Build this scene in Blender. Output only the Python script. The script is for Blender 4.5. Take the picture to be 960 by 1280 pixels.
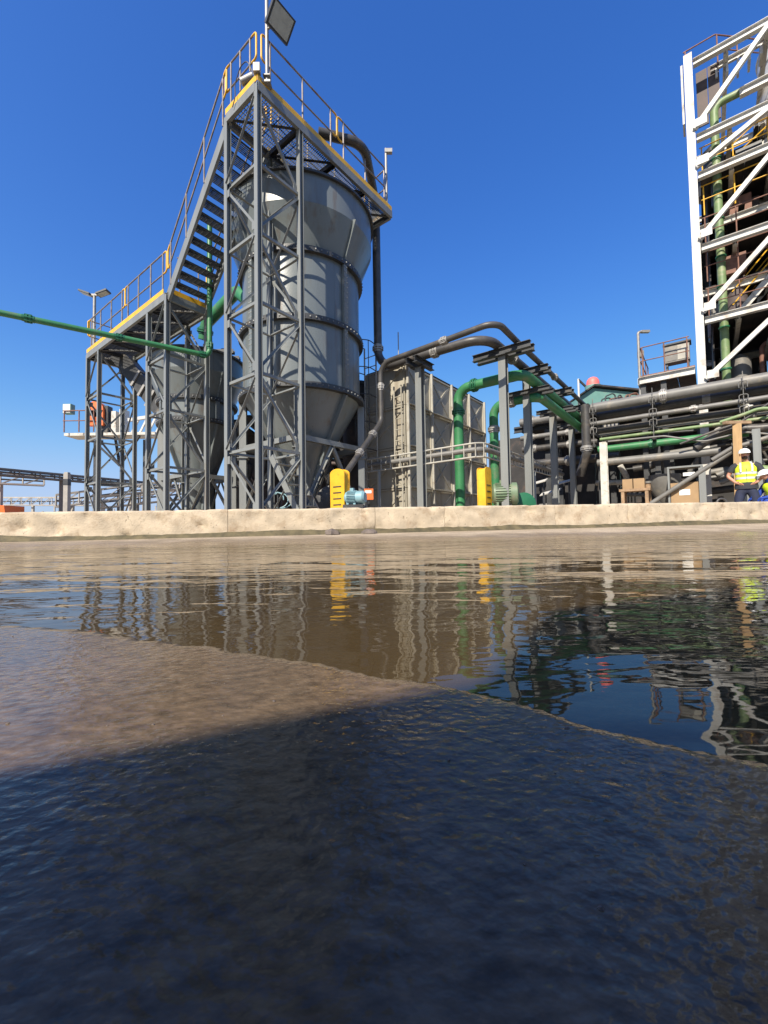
import bpy, math, random
from mathutils import Vector, Matrix, noise
random.seed(7)
scene = bpy.context.scene
for o in list(bpy.data.objects): bpy.data.objects.remove(o)
col = scene.collection
PI = math.pi
# ------------------------------------------------------------------ camera, sky, sun
FPX, CAMZ = 520.0, 0.15
PITCH, ROLL = math.atan(20/FPX), math.radians(0.9)
_F = Vector((0, math.cos(PITCH), math.sin(PITCH)))
_U0 = Vector((0, -math.sin(PITCH), math.cos(PITCH)))
_X = Vector((1, 0, 0))
_R = _X*math.cos(ROLL) - _U0*math.sin(ROLL)
_U = _U0*math.cos(ROLL) + _X*math.sin(ROLL)
CAM = Vector((0, 0, CAMZ))
cd = bpy.data.cameras.new('camera'); cam = bpy.data.objects.new('camera', cd); col.objects.link(cam)
cd.sensor_fit = 'VERTICAL'; cd.sensor_height = 36; cd.lens = 36*FPX/1280
cd.clip_start = 0.01; cd.clip_end = 5000
cam.matrix_world = Matrix.Translation(CAM) @ Matrix((_R, _U, -_F)).transposed().to_4x4()
scene.camera = cam

SUN_AZ, SUN_EL = math.radians(30), math.radians(42)      # light travels towards azimuth 30 deg (from +Y to +X)
LDIR = Vector((math.sin(SUN_AZ)*math.cos(SUN_EL), math.cos(SUN_AZ)*math.cos(SUN_EL), -math.sin(SUN_EL)))
world = bpy.data.worlds.new('World'); scene.world = world; world.use_nodes = True
nt = world.node_tree; nt.nodes.clear()
sky = nt.nodes.new('ShaderNodeTexSky'); sky.sky_type = 'NISHITA'; sky.sun_disc = False
sky.sun_elevation = SUN_EL; sky.sun_rotation = SUN_AZ + PI
sky.altitude = 0; sky.air_density = 1.05; sky.dust_density = 1.0; sky.ozone_density = 6.0
hsv = nt.nodes.new('ShaderNodeHueSaturation'); hsv.inputs['Saturation'].default_value = 1.235; hsv.inputs['Hue'].default_value = 0.514
bg = nt.nodes.new('ShaderNodeBackground'); bg.inputs[1].default_value = 0.15
wo = nt.nodes.new('ShaderNodeOutputWorld')
nt.links.new(sky.outputs[0], hsv.inputs['Color']); sepc = nt.nodes.new('ShaderNodeSeparateColor'); cmbc = nt.nodes.new('ShaderNodeCombineColor'); nt.links.new(hsv.outputs[0], sepc.inputs[0])
def _wm(op, a, b):
    q = nt.nodes.new('ShaderNodeMath'); q.operation = op
    for i, k in enumerate((a, b)):
        if isinstance(k, (int, float)): q.inputs[i].default_value = k
        else: nt.links.new(k, q.inputs[i])
    return q.outputs[0]
for i_, m_ in enumerate((2.15, 2.8, 4.2)):                 # film-like shoulder on the whole sky
    c_ = _wm('MULTIPLY', sepc.outputs[i_], 1.06); nt.links.new(_wm('DIVIDE', c_, _wm('POWER', _wm('ADD', 1.0, _wm('POWER', _wm('DIVIDE', c_, m_), 4.0)), .25)), cmbc.inputs[i_])
nt.links.new(cmbc.outputs[0], bg.inputs[0]); nt.links.new(bg.outputs[0], wo.inputs[0])
sl = bpy.data.lights.new('sun', 'SUN'); sl.energy = 4.9; sl.angle = math.radians(0.5); sl.color = (1.0, 0.91, 0.77)
so = bpy.data.objects.new('sun', sl); col.objects.link(so)
so.rotation_euler = LDIR.to_track_quat('-Z', 'Y').to_euler(); so.location = (-10, -18, 25)
vs = scene.view_settings
vs.view_transform = 'Standard'; vs.look = 'None'; vs.exposure = 0.65; vs.gamma = 1.0; vs.use_curve_mapping = False
scene.cycles.max_bounces = 8; scene.cycles.transparent_max_bounces = 12

# ------------------------------------------------------------------ coordinates
SX = Vector((.788, -.616, 0)); VX = Vector((.616, .788, 0)); C0 = Vector((-2.26, 7.54, 0))
def W(s, v, z): return C0 + SX*s + VX*v + Vector((0, 0, z))
def ray(x, y): return _F + _R*((x-480)/FPX) + _U*((640-y)/FPX)
def atY(x, y, Y): d = ray(x, y); return CAM + d*(Y/d.y)
def atH(x, y, H): d = ray(x, y); return CAM + d*((H-CAMZ)/d.z)
def atV(x, y, v): d = ray(x, y); return CAM + d*((v - (CAM-C0).dot(VX))/d.dot(VX))
def sv(P): q = P - C0; return q.dot(SX), q.dot(VX)
G0 = 0.10                                             # yard level behind the kerb wall

# ------------------------------------------------------------------ materials
MATS = {}
def nodes_for(name):
    m = bpy.data.materials.new(name); m.use_nodes = True
    n = m.node_tree.nodes; p = n['Principled BSDF']
    return m, m.node_tree, n, p
def mat(name, c, rough=.5, metal=0., var=.15, scale=3., dirt=None, dirt_amt=.0, dscale=1.5, bump=.0, bscale=40., spec=.5, streak=False):
    m, t, n, p = nodes_for(name); L = t.links.new
    geo = n.new('ShaderNodeNewGeometry'); mp = n.new('ShaderNodeMapping')
    L(geo.outputs['Position'], mp.inputs[0])
    if streak: mp.inputs['Scale'].default_value = (1, 1, .12)
    nz = n.new('ShaderNodeTexNoise'); nz.inputs['Scale'].default_value = scale; nz.inputs['Detail'].default_value = 6
    L(mp.outputs[0], nz.inputs['Vector'])
    r = n.new('ShaderNodeValToRGB')
    r.color_ramp.elements[0].position = .3; r.color_ramp.elements[1].position = .7
    r.color_ramp.elements[0].color = (*[max(0, k*(1-var)) for k in c], 1)
    r.color_ramp.elements[1].color = (*[k*(1+var) for k in c], 1)
    L(nz.outputs[0], r.inputs[0]); out = r.outputs[0]
    if dirt:
        n2 = n.new('ShaderNodeTexNoise'); n2.inputs['Scale'].default_value = dscale; n2.inputs['Detail'].default_value = 8; n2.inputs['Roughness'].default_value = .65
        L(mp.outputs[0], n2.inputs['Vector'])
        mr = n.new('ShaderNodeMapRange'); mr.inputs[1].default_value = .62-.3*dirt_amt; mr.inputs[2].default_value = .78-.2*dirt_amt
        L(n2.outputs[0], mr.inputs[0])
        mx = n.new('ShaderNodeMix'); mx.data_type = 'RGBA'; L(mr.outputs[0], mx.inputs[0]); L(out, mx.inputs[6]); mx.inputs[7].default_value = (*dirt, 1)
        out = mx.outputs[2]
    L(out, p.inputs['Base Color'])
    p.inputs['Metallic'].default_value = metal; p.inputs['Specular IOR Level'].default_value = spec
    rr = n.new('ShaderNodeMapRange'); rr.inputs[3].default_value = max(.03, rough-.1); rr.inputs[4].default_value = min(1, rough+.12)
    L(nz.outputs[0], rr.inputs[0]); L(rr.outputs[0], p.inputs['Roughness'])
    if bump:
        n3 = n.new('ShaderNodeTexNoise'); n3.inputs['Scale'].default_value = bscale; n3.inputs['Detail'].default_value = 5
        L(geo.outputs['Position'], n3.inputs['Vector'])
        b = n.new('ShaderNodeBump'); b.inputs['Strength'].default_value = bump; b.inputs['Distance'].default_value = .01
        L(n3.outputs[0], b.inputs['Height']); L(b.outputs[0], p.inputs['Normal'])
    MATS[name] = m; return m
RUST = (.12, .05, .025); DUST = (.22, .18, .13)
mat('steel_grey', (.195, .205, .20), .45, .0, .12, 4, (.17, .14, .11), .14, 3.5, .15, 60, streak=True)
mat('silo_grey', (.150, .170, .174), .29, 0, .12, 1.2, (.125, .105, .085), .28, 5.0, .12, 30, spec=.5, streak=True)
mat('dark_steel', (.045, .047, .05), .5, .1, .25, 5, DUST, .1, 3, .2, 60)
mat('grating', (.075, .08, .085), .5, .3, .2, 8)
mat('galv', (.30, .29, .275), .5, .3, .15, 10, RUST, .12, 5)
mat('rail_steel', (.26, .225, .20), .45, .3, .2, 8, RUST, .25, 5)
mat('rust_rail', (.20, .10, .07), .7, .1, .3, 8)
mat('yellow', (.72, .40, .025), .45, 0, .12, 5, (.25, .15, .05), .15, 6)
mat('green', (.035, .18, .068), .46, 0, .15, 3, (.12, .15, .09), .28, 3.5, .1, 50)
mat('green_dark', (.02, .13, .06), .4, 0, .12, 4)
mat('green_pale', (.16, .235, .10), .5, 0, .2, 4, (.33, .32, .2), .3, 3)
mat('rubber', (.055, .052, .05), .45, 0, .25, 3, (.13, .11, .09), .3, 2.5, .1, 40)
mat('pipe_grey', (.16, .155, .145), .5, 0, .2, 3, (.3, .26, .2), .25, 2)
mat('tank_panel', (.345, .318, .255), .62, 0, .14, 2.5, (.2, .16, .11), .25, 2, .25, 25, streak=True)
mat('tank_rib', (.36, .345, .30), .6, 0, .15, 4, (.2, .15, .1), .2, 3)
mat('white_paint', (.55, .54, .51), .5, 0, .1, 3, (.30, .22, .15), .28, 2.2, .1, 40)
mat('dirty_white', (.55, .53, .48), .6, 0, .2, 3, (.2, .15, .1), .35, 3)
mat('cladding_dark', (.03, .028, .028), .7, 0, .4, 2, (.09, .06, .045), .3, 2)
mat('brown_panel', (.10, .075, .07), .7, 0, .3, 4)
mat('teal_motor', (.20, .35, .40), .45, 0, .12, 6, (.15, .14, .12), .2, 8)
mat('green_motor', (.14, .20, .12), .5, 0, .2, 6, (.2, .17, .12), .3, 6)
mat('orange', (.75, .15, .03), .5, 0, .12, 5, (.2, .08, .04), .2, 5)
mat('wood', (.42, .27, .13), .75, 0, .25, 9, (.2, .12, .06), .2, 6, .3, 60, streak=True)
mat('wood_old', (.30, .20, .12), .8, 0, .3, 9)
mat('cardboard', (.33, .22, .12), .8, 0, .1, 5)
mat('paper', (.8, .79, .75), .7, 0, .05, 5)
mat('blue_paint', (.05, .16, .30), .45, 0, .15, 5)
mat('shed_green', (.13, .27, .24), .55, 0, .1, 2, (.2, .25, .2), .2, 1)
mat('pink_dome', (.85, .16, .14), .5, 0, .05, 2)
mat('concrete_post', (.32, .30, .27), .85, 0, .15, 4, None, 0, 1, .3, 40)
mat('stone', (.13, .105, .09), .8, 0, .3, 12, None, 0, 1, .5, 60)
mat('skin', (.50, .25, .17), .55, 0, .06, 20)
mat('beard', (.03, .02, .015), .8, 0, .2, 60)
mat('vest_yellow', (.62, .80, .03), .6, 0, .06, 10)
mat('reflective', (.65, .68, .66), .35, .2, .05, 10)
mat('shirt_dark', (.03, .032, .04), .8, 0, .15, 20)
mat('trousers_navy', (.018, .024, .055), .8, 0, .2, 14)
mat('overall_blue', (.012, .05, .32), .75, 0, .15, 14)
mat('helmet', (.85, .85, .83), .3, 0, .03, 8)
mat('lamp_glass', (.42, .45, .42), .2, .1, .1, 12)
mat('bolt', (.16, .165, .165), .5, .3, .1, 10)
mat('hill', (.16, .14, .12), .95, 0, .2, .01)
mat('conveyor', (.14, .12, .105), .7, 0, .2, 1.)
mat('conveyor_pale', (.36, .33, .29), .7, 0, .2, 1.)

# ------------------------------------------------------------------ object helpers
WM = {}
def thing(name, label, cat, loc, group=None, rz=0):
    o = bpy.data.objects.new(name, None); col.objects.link(o); o.empty_display_size = .2
    M = Matrix.Translation(Vector(loc)) @ Matrix.Rotation(rz, 4, 'Z'); o.matrix_world = M; WM[o] = M
    o['label'] = label; o['category'] = cat
    if group: o['group'] = group
    return o
def tag(o, label, cat, group=None):
    o['label'] = label; o['category'] = cat
    if group: o['group'] = group
    return o
def put(name, me, M, parent=None, m=None, kind=None):
    if m is not None and len(me.materials) == 0: me.materials.append(MATS[m] if isinstance(m, str) else m)
    o = bpy.data.objects.new(name, me); col.objects.link(o)
    WM[o] = M
    if parent is not None:
        o.parent = parent; o.matrix_local = WM[parent].inverted() @ M
    else: o.matrix_world = M
    if kind: o['kind'] = kind
    return o
def mesh(name, vs_, fs, smooth=None):
    me = bpy.data.meshes.new(name); me.from_pydata([tuple(v) for v in vs_], [], fs); me.update()
    if smooth:
        me.polygons.foreach_set('use_smooth', [True]*len(me.polygons)); me.set_sharp_from_angle(angle=math.radians(smooth))
    return me
def wput(name, vs_, fs, parent, m, smooth=None, kind=None, origin=None):
    """world-space vertices -> object with its own origin"""
    vs_ = [Vector(v) for v in vs_]
    if origin is None:
        mn = [min(v[i] for v in vs_) for i in range(3)]; mx = [max(v[i] for v in vs_) for i in range(3)]
        origin = Vector(((mn[0]+mx[0])/2, (mn[1]+mx[1])/2, mn[2]))
    return put(name, mesh(name, [v-origin for v in vs_], fs, smooth), Matrix.Translation(origin), parent, m, kind)
# 2D outlines, counter-clockwise
def P_box(w, h): return [(-w/2, -h/2), (w/2, -h/2), (w/2, h/2), (-w/2, h/2)]
def P_H(w, h, t=.012, tw=.01):
    return [(-w/2, -h/2), (w/2, -h/2), (w/2, -h/2+t), (tw/2, -h/2+t), (tw/2, h/2-t), (w/2, h/2-t), (w/2, h/2), (-w/2, h/2), (-w/2, h/2-t), (-tw/2, h/2-t), (-tw/2, -h/2+t), (-w/2, -h/2+t)]
def P_L(a, t=.008): return [(0, 0), (a, 0), (a, t), (t, t), (t, a), (0, a)]
def P_C(w, h, t=.01): return [(-w/2, -h/2), (w/2, -h/2), (w/2, -h/2+t), (-w/2+t, -h/2+t), (-w/2+t, h/2-t), (w/2, h/2-t), (w/2, h/2), (-w/2, h/2)]
def P_O(r, n=10): return [(r*math.cos(2*PI*i/n), r*math.sin(2*PI*i/n)) for i in range(n)]
_cache = {}
def prism_mesh(prof, L, key, m, smooth=None):
    k = (key, round(L, 3), m)
    if k in _cache: return _cache[k]
    n = len(prof); L = round(L, 3)
    v = [(x, y, 0) for x, y in prof] + [(x, y, L) for x, y in prof]
    f = [(i, (i+1) % n, n+(i+1) % n, n+i) for i in range(n)] + [tuple(range(n-1, -1, -1)), tuple(range(n, 2*n))]
    me = mesh(key, v, f, smooth); me.materials.append(MATS[m]); _cache[k] = me
    return me
def frame(p0, p1, hint=(0, 0, 1)):
    z = (p1-p0).normalized(); h = Vector(hint); x = h - z*h.dot(z)
    if x.length < 1e-4: h = Vector((1, 0, 0)); x = h - z*h.dot(z)
    x.normalize(); y = z.cross(x)
    return Matrix.Translation(p0) @ Matrix((x, y, z)).transposed().to_4x4()
PROFS = {}
def beam(parent, name, p0, p1, prof, m='steel_grey', hint=(0, 0, 1)):
    p0, p1 = Vector(p0), Vector(p1)
    if prof not in PROFS:
        k, *a = prof; PROFS[prof] = dict(box=P_box, H=P_H, L=P_L, C=P_C, O=P_O)[k](*a)
    key = '_'.join(map(str, prof))
    me = prism_mesh(PROFS[prof], (p1-p0).length, key, m, 40 if prof[0] == 'O' else None)
    return put(name, me, frame(p0, p1, hint), parent)
def box_verts(cx, cy, cz, sx, sy, sz, M=None):
    v = [Vector((cx+dx*sx/2, cy+dy*sy/2, cz+dz*sz/2)) for dz in (-1, 1) for dx, dy in ((-1, -1), (1, -1), (1, 1), (-1, 1))]
    return [M @ q for q in v] if M else v
BOXF = [(3, 2, 1, 0), (4, 5, 6, 7), (0, 1, 5, 4), (1, 2, 6, 5), (2, 3, 7, 6), (3, 0, 4, 7)]
class MB:
    def __init__(s): s.v = []; s.f = []
    def add(s, v, f): b = len(s.v); s.v += [Vector(q) for q in v]; s.f += [tuple(i+b for i in q) for q in f]; return s
    def box(s, cx, cy, cz, sx, sy, sz, M=None): return s.add(box_verts(cx, cy, cz, sx, sy, sz, M), BOXF)
    def bar(s, p0, p1, w, h=None, hint=(0, 0, 1)):
        p0, p1 = Vector(p0), Vector(p1); M = frame(p0, p1, hint); L = (p1-p0).length; h = h or w
        return s.add([M @ Vector((x, y, z)) for z in (0, L) for x, y in P_box(w, h)], BOXF)
    def tube(s, pts, r, n=10): v, f = tube_geo(pts, r, n); return s.add(v, f)
    def lathe(s, prof, n=24, M=None): v, f = lathe_geo(prof, n); return s.add([M @ Vector(q) for q in v] if M else v, f)
    def build(s, name, parent, m, smooth=None, kind=None): return wput(name, s.v, s.f, parent, m, smooth, kind)
    def mesh(s, name, m, smooth=None): me = mesh(name, s.v, s.f, smooth); me.materials.append(MATS[m]); return me
def fillet(pts, rb, seg=7):
    pts = [Vector(p) for p in pts]
    if rb <= 0 or len(pts) < 3: return pts
    out = [pts[0]]
    for i in range(1, len(pts)-1):
        a, b, c = pts[i-1], pts[i], pts[i+1]
        d1 = (a-b).normalized(); d2 = (c-b).normalized()
        ang = d1.angle(d2)
        if ang > PI-.02: out.append(b); continue
        t = min(rb/math.tan(ang/2), (a-b).length*.48, (c-b).length*.48); r = t*math.tan(ang/2)
        cen = b + (d1+d2).normalized()*(r/math.sin(ang/2))
        A = b+d1*t-cen; B = b+d2*t-cen; th = A.angle(B)
        for k in range(seg+1):
            u = k/seg; out.append(cen + (A*math.sin((1-u)*th) + B*math.sin(u*th))/math.sin(th))
    out.append(pts[-1]); return out
def tube_geo(pts, r, n=10, closed=False):
    pts = [Vector(p) for p in pts]; rs = r if isinstance(r, (list, tuple)) else [r]*len(pts)
    v = []; f = []
    t0 = (pts[1]-pts[0]).normalized(); x = t0.orthogonal().normalized()
    for i, p in enumerate(pts):
        if i == 0: t = t0
        elif i == len(pts)-1: t = (pts[i]-pts[i-1]).normalized()
        else: t = ((pts[i]-pts[i-1]).normalized() + (pts[i+1]-pts[i]).normalized()).normalized()
        x = (x - t*x.dot(t)).normalized(); y = t.cross(x)
        v += [p + (x*math.cos(2*PI*k/n) + y*math.sin(2*PI*k/n))*rs[i] for k in range(n)]
    for i in range(len(pts)-1):
        f += [(i*n+k, i*n+(k+1) % n, (i+1)*n+(k+1) % n, (i+1)*n+k) for k in range(n)]
    f += [tuple(range(n-1, -1, -1)), tuple(range((len(pts)-1)*n, len(pts)*n))]
    return v, f
def lathe_geo(prof, n=48):
    v = []; f = []; m = len(prof)
    for r, z in prof: v += [(r*math.cos(2*PI*k/n), r*math.sin(2*PI*k/n), z) for k in range(n)]
    for i in range(m-1): f += [(i*n+k, i*n+(k+1) % n, (i+1)*n+(k+1) % n, (i+1)*n+k) for k in range(n)]
    f += [tuple(range(n-1, -1, -1)), tuple(range((m-1)*n, m*n))]
    return v, f
def tube(parent, name, pts, r, m, rb=0, n=12, kind=None):
    v, f = tube_geo(fillet(pts, rb), r, n); return wput(name, v, f, parent, m, 50, kind)
def lathe(parent, name, cx, cy, prof, m, n=48, smooth=35):
    z0 = min(z for _, z in prof); v, f = lathe_geo([(r, z-z0) for r, z in prof], n)
    return put(name, mesh(name, v, f, smooth), Matrix.Translation((cx, cy, z0)), parent, m)
_fl = {}
def flange(parent, p, d, r, m='galv', name='flange'):
    k = (round(r, 3), m)
    if k not in _fl:
        b = MB(); w = r*1.38
        for z0 in (-.045, .012): b.lathe([(w, z0), (w, z0+.033)], 16)
        b.lathe([(r*1.12, -.1), (r*1.12, .1)], 16)
        for i in range(8):
            a = 2*PI*i/8; b.box(math.cos(a)*r*1.28, math.sin(a)*r*1.28, 0, .022, .022, .12)
        _fl[k] = b.mesh('flange', m, 40)
    d = Vector(d).normalized(); p = Vector(p)
    return put(name, _fl[k], frame(p, p+d), parent)
def pipe_thing(name, label, pts, r, m, rb=.3, flanges=(), fm='galv', group=None, n=16, cat='pipe'):
    pts = [Vector(p) for p in pts]; lo = min(pts, key=lambda q: q.z)
    t = thing(name, label, cat, lo, group); tube(t, 'pipe_run', pts, r, m, rb, n)
    for i, u in flanges:
        a, b = pts[i], pts[i+1]; flange(t, a.lerp(b, u), b-a, r, fm)
    return t
def railing(parent, pts, h=1.08, step=1.0, m='rail_steel', r=.019, mid=True, yellow_ends=True, ends='yellow', rb=.12):
    """a handrail: top rail, mid rail, posts; pts on the floor line"""
    pts = [Vector(p) for p in pts]; up = Vector((0, 0, 1))
    d0 = (pts[1]-pts[0]).normalized(); d1 = (pts[-1]-pts[-2]).normalized()
    top = [p+up*h for p in pts]; midp = [p+up*h*.52 for p in pts]
    rail = tube(parent, 'handrail', top, r, m, .1, 8)
    tube(rail, 'mid_rail', midp, r*.9, m, .1, 8)
    if yellow_ends:
        for q, mq, d in ((top[0], midp[0], -d0), (top[-1], midp[-1], d1)):
            tube(rail, 'end_bend', [q, q+d*.14, mq+d*.14, mq], r*1.05, ends, .09, 8)
    for a, b in zip(pts[:-1], pts[1:]):
        L = (b-a).length; k = max(1, round(L/step))
        for i in range(k+1):
            if i == k and b is not pts[-1]: continue
            p = a.lerp(b, min(max(i/k, .06/L), 1-.06/L)); beam(rail, 'post', p-up*.02, p+up*h, ('O', r*1.0, 8), m)
    return rail
def grating_floor(parent, o, ax, ay, La, Lb, m='grating', pitch=.045, t=.004, h=.035):
    """open bar grating, real bars; ax, ay unit directions"""
    b = MB(); o = Vector(o)
    k = int(La/pitch)
    for i in range(k+1):
        p = o+ax*(i*La/k); b.bar(p, p+ay*Lb, h, t)
    k = int(Lb/.1)
    for i in range(k+1):
        p = o+ay*(i*Lb/k)-Vector((0, 0, -.008)); b.bar(p, p+ax*La, .014, .008)
    return b.build('grating', parent, m, kind='stuff')

# ------------------------------------------------------------------ ground, water, wall
def edgeY(x):
    P = [(-3, 1.75), (-.67, .725), (-.147, .51), (.061, .397), (.144, .341), (.255, .276), (1.2, -.1), (3, -.8)]
    if x <= P[0][0]: return P[0][1]
    for (a, b), (c, d) in zip(P[:-1], P[1:]):
        if x <= c: return b+(d-b)*(x-a)/(c-a)
    return P[-1][1]
WA = Vector((-4.95, 5.35, 0)); WB = Vector((6.8, 7.35, 0)); WD = (WB-WA).normalized(); WN = Vector((-WD.y, WD.x, 0))
def wall_base(t): return .045+.085*max(-.3, min(1.3, t))**1.2 if t > 0 else .045
def ss(a, b, x): u = max(0, min(1, (x-a)/(b-a))); return u*u*(3-2*u)
def ground_z(x, y):
    p = Vector((x, y, 0)); dw = (p-WA).dot(WN); t = (p-WA).dot(WD)/11.92
    if dw > .1: return G0
    wz = wall_base(t)
    e = y-edgeY(x)-.03*noise.noise((x*6, y*6, 3))-.012*noise.noise((x*21, y*21, 8))
    r = math.hypot(x, y)
    # pool bed
    bed = -.035+.012*noise.noise((x*1.3, y*1.3, 0))
    far = ss(-3.0, -.05, dw)                          # rise towards the wall
    zf = bed*(1-far)+wz*far + .012*(1-far)*far*4*noise.noise((x*.8, y*1.6, 5))
    # near bank under a thin running film
    bank = .007+.006*ss(0, -.4, e) + .003*noise.noise((x*3, y*3, 9))
    if r < 1.6:
        a = ss(1.6, .8, r)
        q = Vector((x*.80-y*.6, x*.6+y*.8, 0))
        bank += a*(.0008*noise.noise((q.x*14, q.y*20, 1)) + .0007*noise.noise((q.x*34, q.y*46, 4)))
    k = ss(.012, -.03, e)
    z = zf*(1-k)+bank*k
    return z
def spaced(a, b, fine, grow):
    out = [0.]; d = fine
    while out[-1] < b: out.append(out[-1]+d); d *= grow
    neg = [0.]; d = fine
    while neg[-1] > a: neg.append(neg[-1]-d); d *= grow
    return sorted(set(neg[1:]+out))
xs = spaced(-900, 900, .006, 1.032); ys = [y+.25 for y in spaced(-14, 1500, .0045, 1.03)]
vv = [(x, y, ground_z(x, y)) for y in ys for x in xs]; nx = len(xs)
ff = [(j*nx+i, j*nx+i+1, (j+1)*nx+i+1, (j+1)*nx+i) for j in range(len(ys)-1) for i in range(nx-1)]
m, t, n, p = nodes_for('wet_ground'); L = t.links.new
geo = n.new('ShaderNodeNewGeometry'); sep = n.new('ShaderNodeSeparateXYZ'); L(geo.outputs['Position'], sep.inputs[0])
n1 = n.new('ShaderNodeTexNoise'); n1.inputs['Scale'].default_value = 2.2; n1.inputs['Detail'].default_value = 9; n1.inputs['Roughness'].default_value = .62; L(geo.outputs['Position'], n1.inputs['Vector'])
r1 = n.new('ShaderNodeValToRGB'); e = r1.color_ramp.elements
e[0].position = .32; e[0].color = (.088, .060, .036, 1); e[1].position = .7; e[1].color = (.160, .112, .070, 1)
L(n1.outputs[0], r1.inputs[0])
dry = n.new('ShaderNodeValToRGB'); e = dry.color_ramp.elements
e[0].position = .3; e[0].color = (.27, .21, .145, 1); e[1].position = .72; e[1].color = (.46, .375, .27, 1); L(n1.outputs[0], dry.inputs[0])
add = n.new('ShaderNodeMath'); add.operation = 'MULTIPLY_ADD'; add.inputs[1].default_value = .05; L(n1.outputs[0], add.inputs[0]); L(sep.outputs[2], add.inputs[2])
wet = n.new('ShaderNodeMapRange'); wet.inputs[1].default_value = .038; wet.inputs[2].default_value = .085; wet.inputs[3].default_value = 1; wet.inputs[4].default_value = 0
L(add.outputs[0], wet.inputs[0])
mx = n.new('ShaderNodeMix'); mx.data_type = 'RGBA'; L(wet.outputs[0], mx.inputs[0]); L(dry.outputs[0], mx.inputs[6]); L(r1.outputs[0], mx.inputs[7]); 
sn = n.new('ShaderNodeTexNoise'); sn.inputs['Scale'].default_value = 105; sn.inputs['Detail'].default_value = 4; sn.inputs['Roughness'].default_value = .6
smp = n.new('ShaderNodeMapping'); smp.inputs['Rotation'].default_value = (0, 0, math.radians(-35)); smp.inputs['Scale'].default_value = (.55, 1.1, 1); L(geo.outputs['Position'], smp.inputs[0]); L(smp.outputs[0], sn.inputs['Vector'])
sr = n.new('ShaderNodeMapRange'); sr.inputs[1].default_value = .32; sr.inputs[2].default_value = .68; sr.inputs[3].default_value = .62; sr.inputs[4].default_value = 1.42; L(sn.outputs[0], sr.inputs[0])  # silt tone streaks, contrast put into the colour for sunlit ripple shading
smx = n.new('ShaderNodeMix'); smx.data_type = 'RGBA'; smx.blend_type = 'MULTIPLY'; smx.inputs[0].default_value = 1; L(mx.outputs[2], smx.inputs[6]); scb = n.new('ShaderNodeCombineColor'); [L(sr.outputs[0], scb.inputs[i]) for i in range(3)]; L(scb.outputs[0], smx.inputs[7])
L(smx.outputs[2], p.inputs['Base Color'])
rg = n.new('ShaderNodeMapRange'); rg.inputs[3].default_value = .75; rg.inputs[4].default_value = .13; L(wet.outputs[0], rg.inputs[0]); L(rg.outputs[0], p.inputs['Roughness'])
p.inputs['IOR'].default_value = 1.33
mp = n.new('ShaderNodeMapping'); mp.inputs['Rotation'].default_value = (0, 0, math.radians(-37)); mp.inputs['Scale'].default_value = (1, 1.35, 1); L(geo.outputs['Position'], mp.inputs[0])
b1 = n.new('ShaderNodeTexNoise'); b1.inputs['Scale'].default_value = 105; b1.inputs['Detail'].default_value = 1.5; L(mp.outputs[0], b1.inputs['Vector'])
b2 = n.new('ShaderNodeTexNoise'); b2.inputs['Scale'].default_value = 170; b2.inputs['Detail'].default_value = 2; L(mp.outputs[0], b2.inputs['Vector'])
ba = n.new('ShaderNodeMath'); ba.operation = 'MULTIPLY_ADD'; ba.inputs[1].default_value = .35; L(b2.outputs[0], ba.inputs[0]); L(b1.outputs[0], ba.inputs[2])
bp = n.new('ShaderNodeBump'); bp.inputs['Strength'].default_value = .55; bp.inputs['Distance'].default_value = .0024
b3 = n.new('ShaderNodeTexNoise'); b3.inputs['Scale'].default_value = 4.5; b3.inputs['Detail'].default_value = 3; L(geo.outputs['Position'], b3.inputs['Vector'])
bm3 = n.new('ShaderNodeMapRange'); bm3.inputs[1].default_value = .35; bm3.inputs[2].default_value = .65; bm3.inputs[3].default_value = .3; bm3.inputs[4].default_value = .75; L(b3.outputs[0], bm3.inputs[0]); L(bm3.outputs[0], bp.inputs['Strength'])
L(ba.outputs[0], bp.inputs['Height']); L(bp.outputs[0], p.inputs['Normal'])
MATS['wet_ground'] = m
g = put('ground', mesh('ground', vv, ff, 60), Matrix(), None, 'wet_ground', 'structure')

# water: clear, slightly muddy film that mirrors by Fresnel
m, t, n, p = nodes_for('water'); L = t.links.new; n.remove(p)
out = n['Material Output']
geo = n.new('ShaderNodeNewGeometry')
mpw = n.new('ShaderNodeMapping'); mpw.inputs['Rotation'].default_value = (0, 0, math.radians(-14)); mpw.inputs['Scale'].default_value = (.55, 1.25, 1); L(geo.outputs['Position'], mpw.inputs[0])
def wn(scale, det, dist=0):
    q = n.new('ShaderNodeTexNoise'); q.inputs['Scale'].default_value = scale; q.inputs['Detail'].default_value = det; q.inputs['Distortion'].default_value = dist
    L(mpw.outputs[0], q.inputs['Vector']); return q
w1 = wn(2.4, 1.5, .9); w2 = wn(11, 2, .3); w3 = wn(34, 2); wm = wn(.9, 2)
def mth(op, a, b=None, c=None):
    q = n.new('ShaderNodeMath'); q.operation = op
    for i, k in enumerate((a, b, c)):
        if k is None: continue
        if isinstance(k, (int, float)): q.inputs[i].default_value = k
        else: L(k, q.inputs[i])
    return q.outputs[0]
rough_mask = n.new('ShaderNodeMapRange'); rough_mask.inputs[1].default_value = .38; rough_mask.inputs[2].default_value = .66; rough_mask.inputs[3].default_value = .10; rough_mask.inputs[4].default_value = 1.0
L(wm.outputs[0], rough_mask.inputs[0])
h = mth('MULTIPLY', w1.outputs[0], .030)
h2 = mth('MULTIPLY', w2.outputs[0], .0095); h3 = mth('MULTIPLY', w3.outputs[0], .0011)
h23 = mth('MULTIPLY', mth('ADD', h2, h3), rough_mask.outputs[0])
ht = mth('ADD', mth('MULTIPLY', h, .62), h23)
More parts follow.
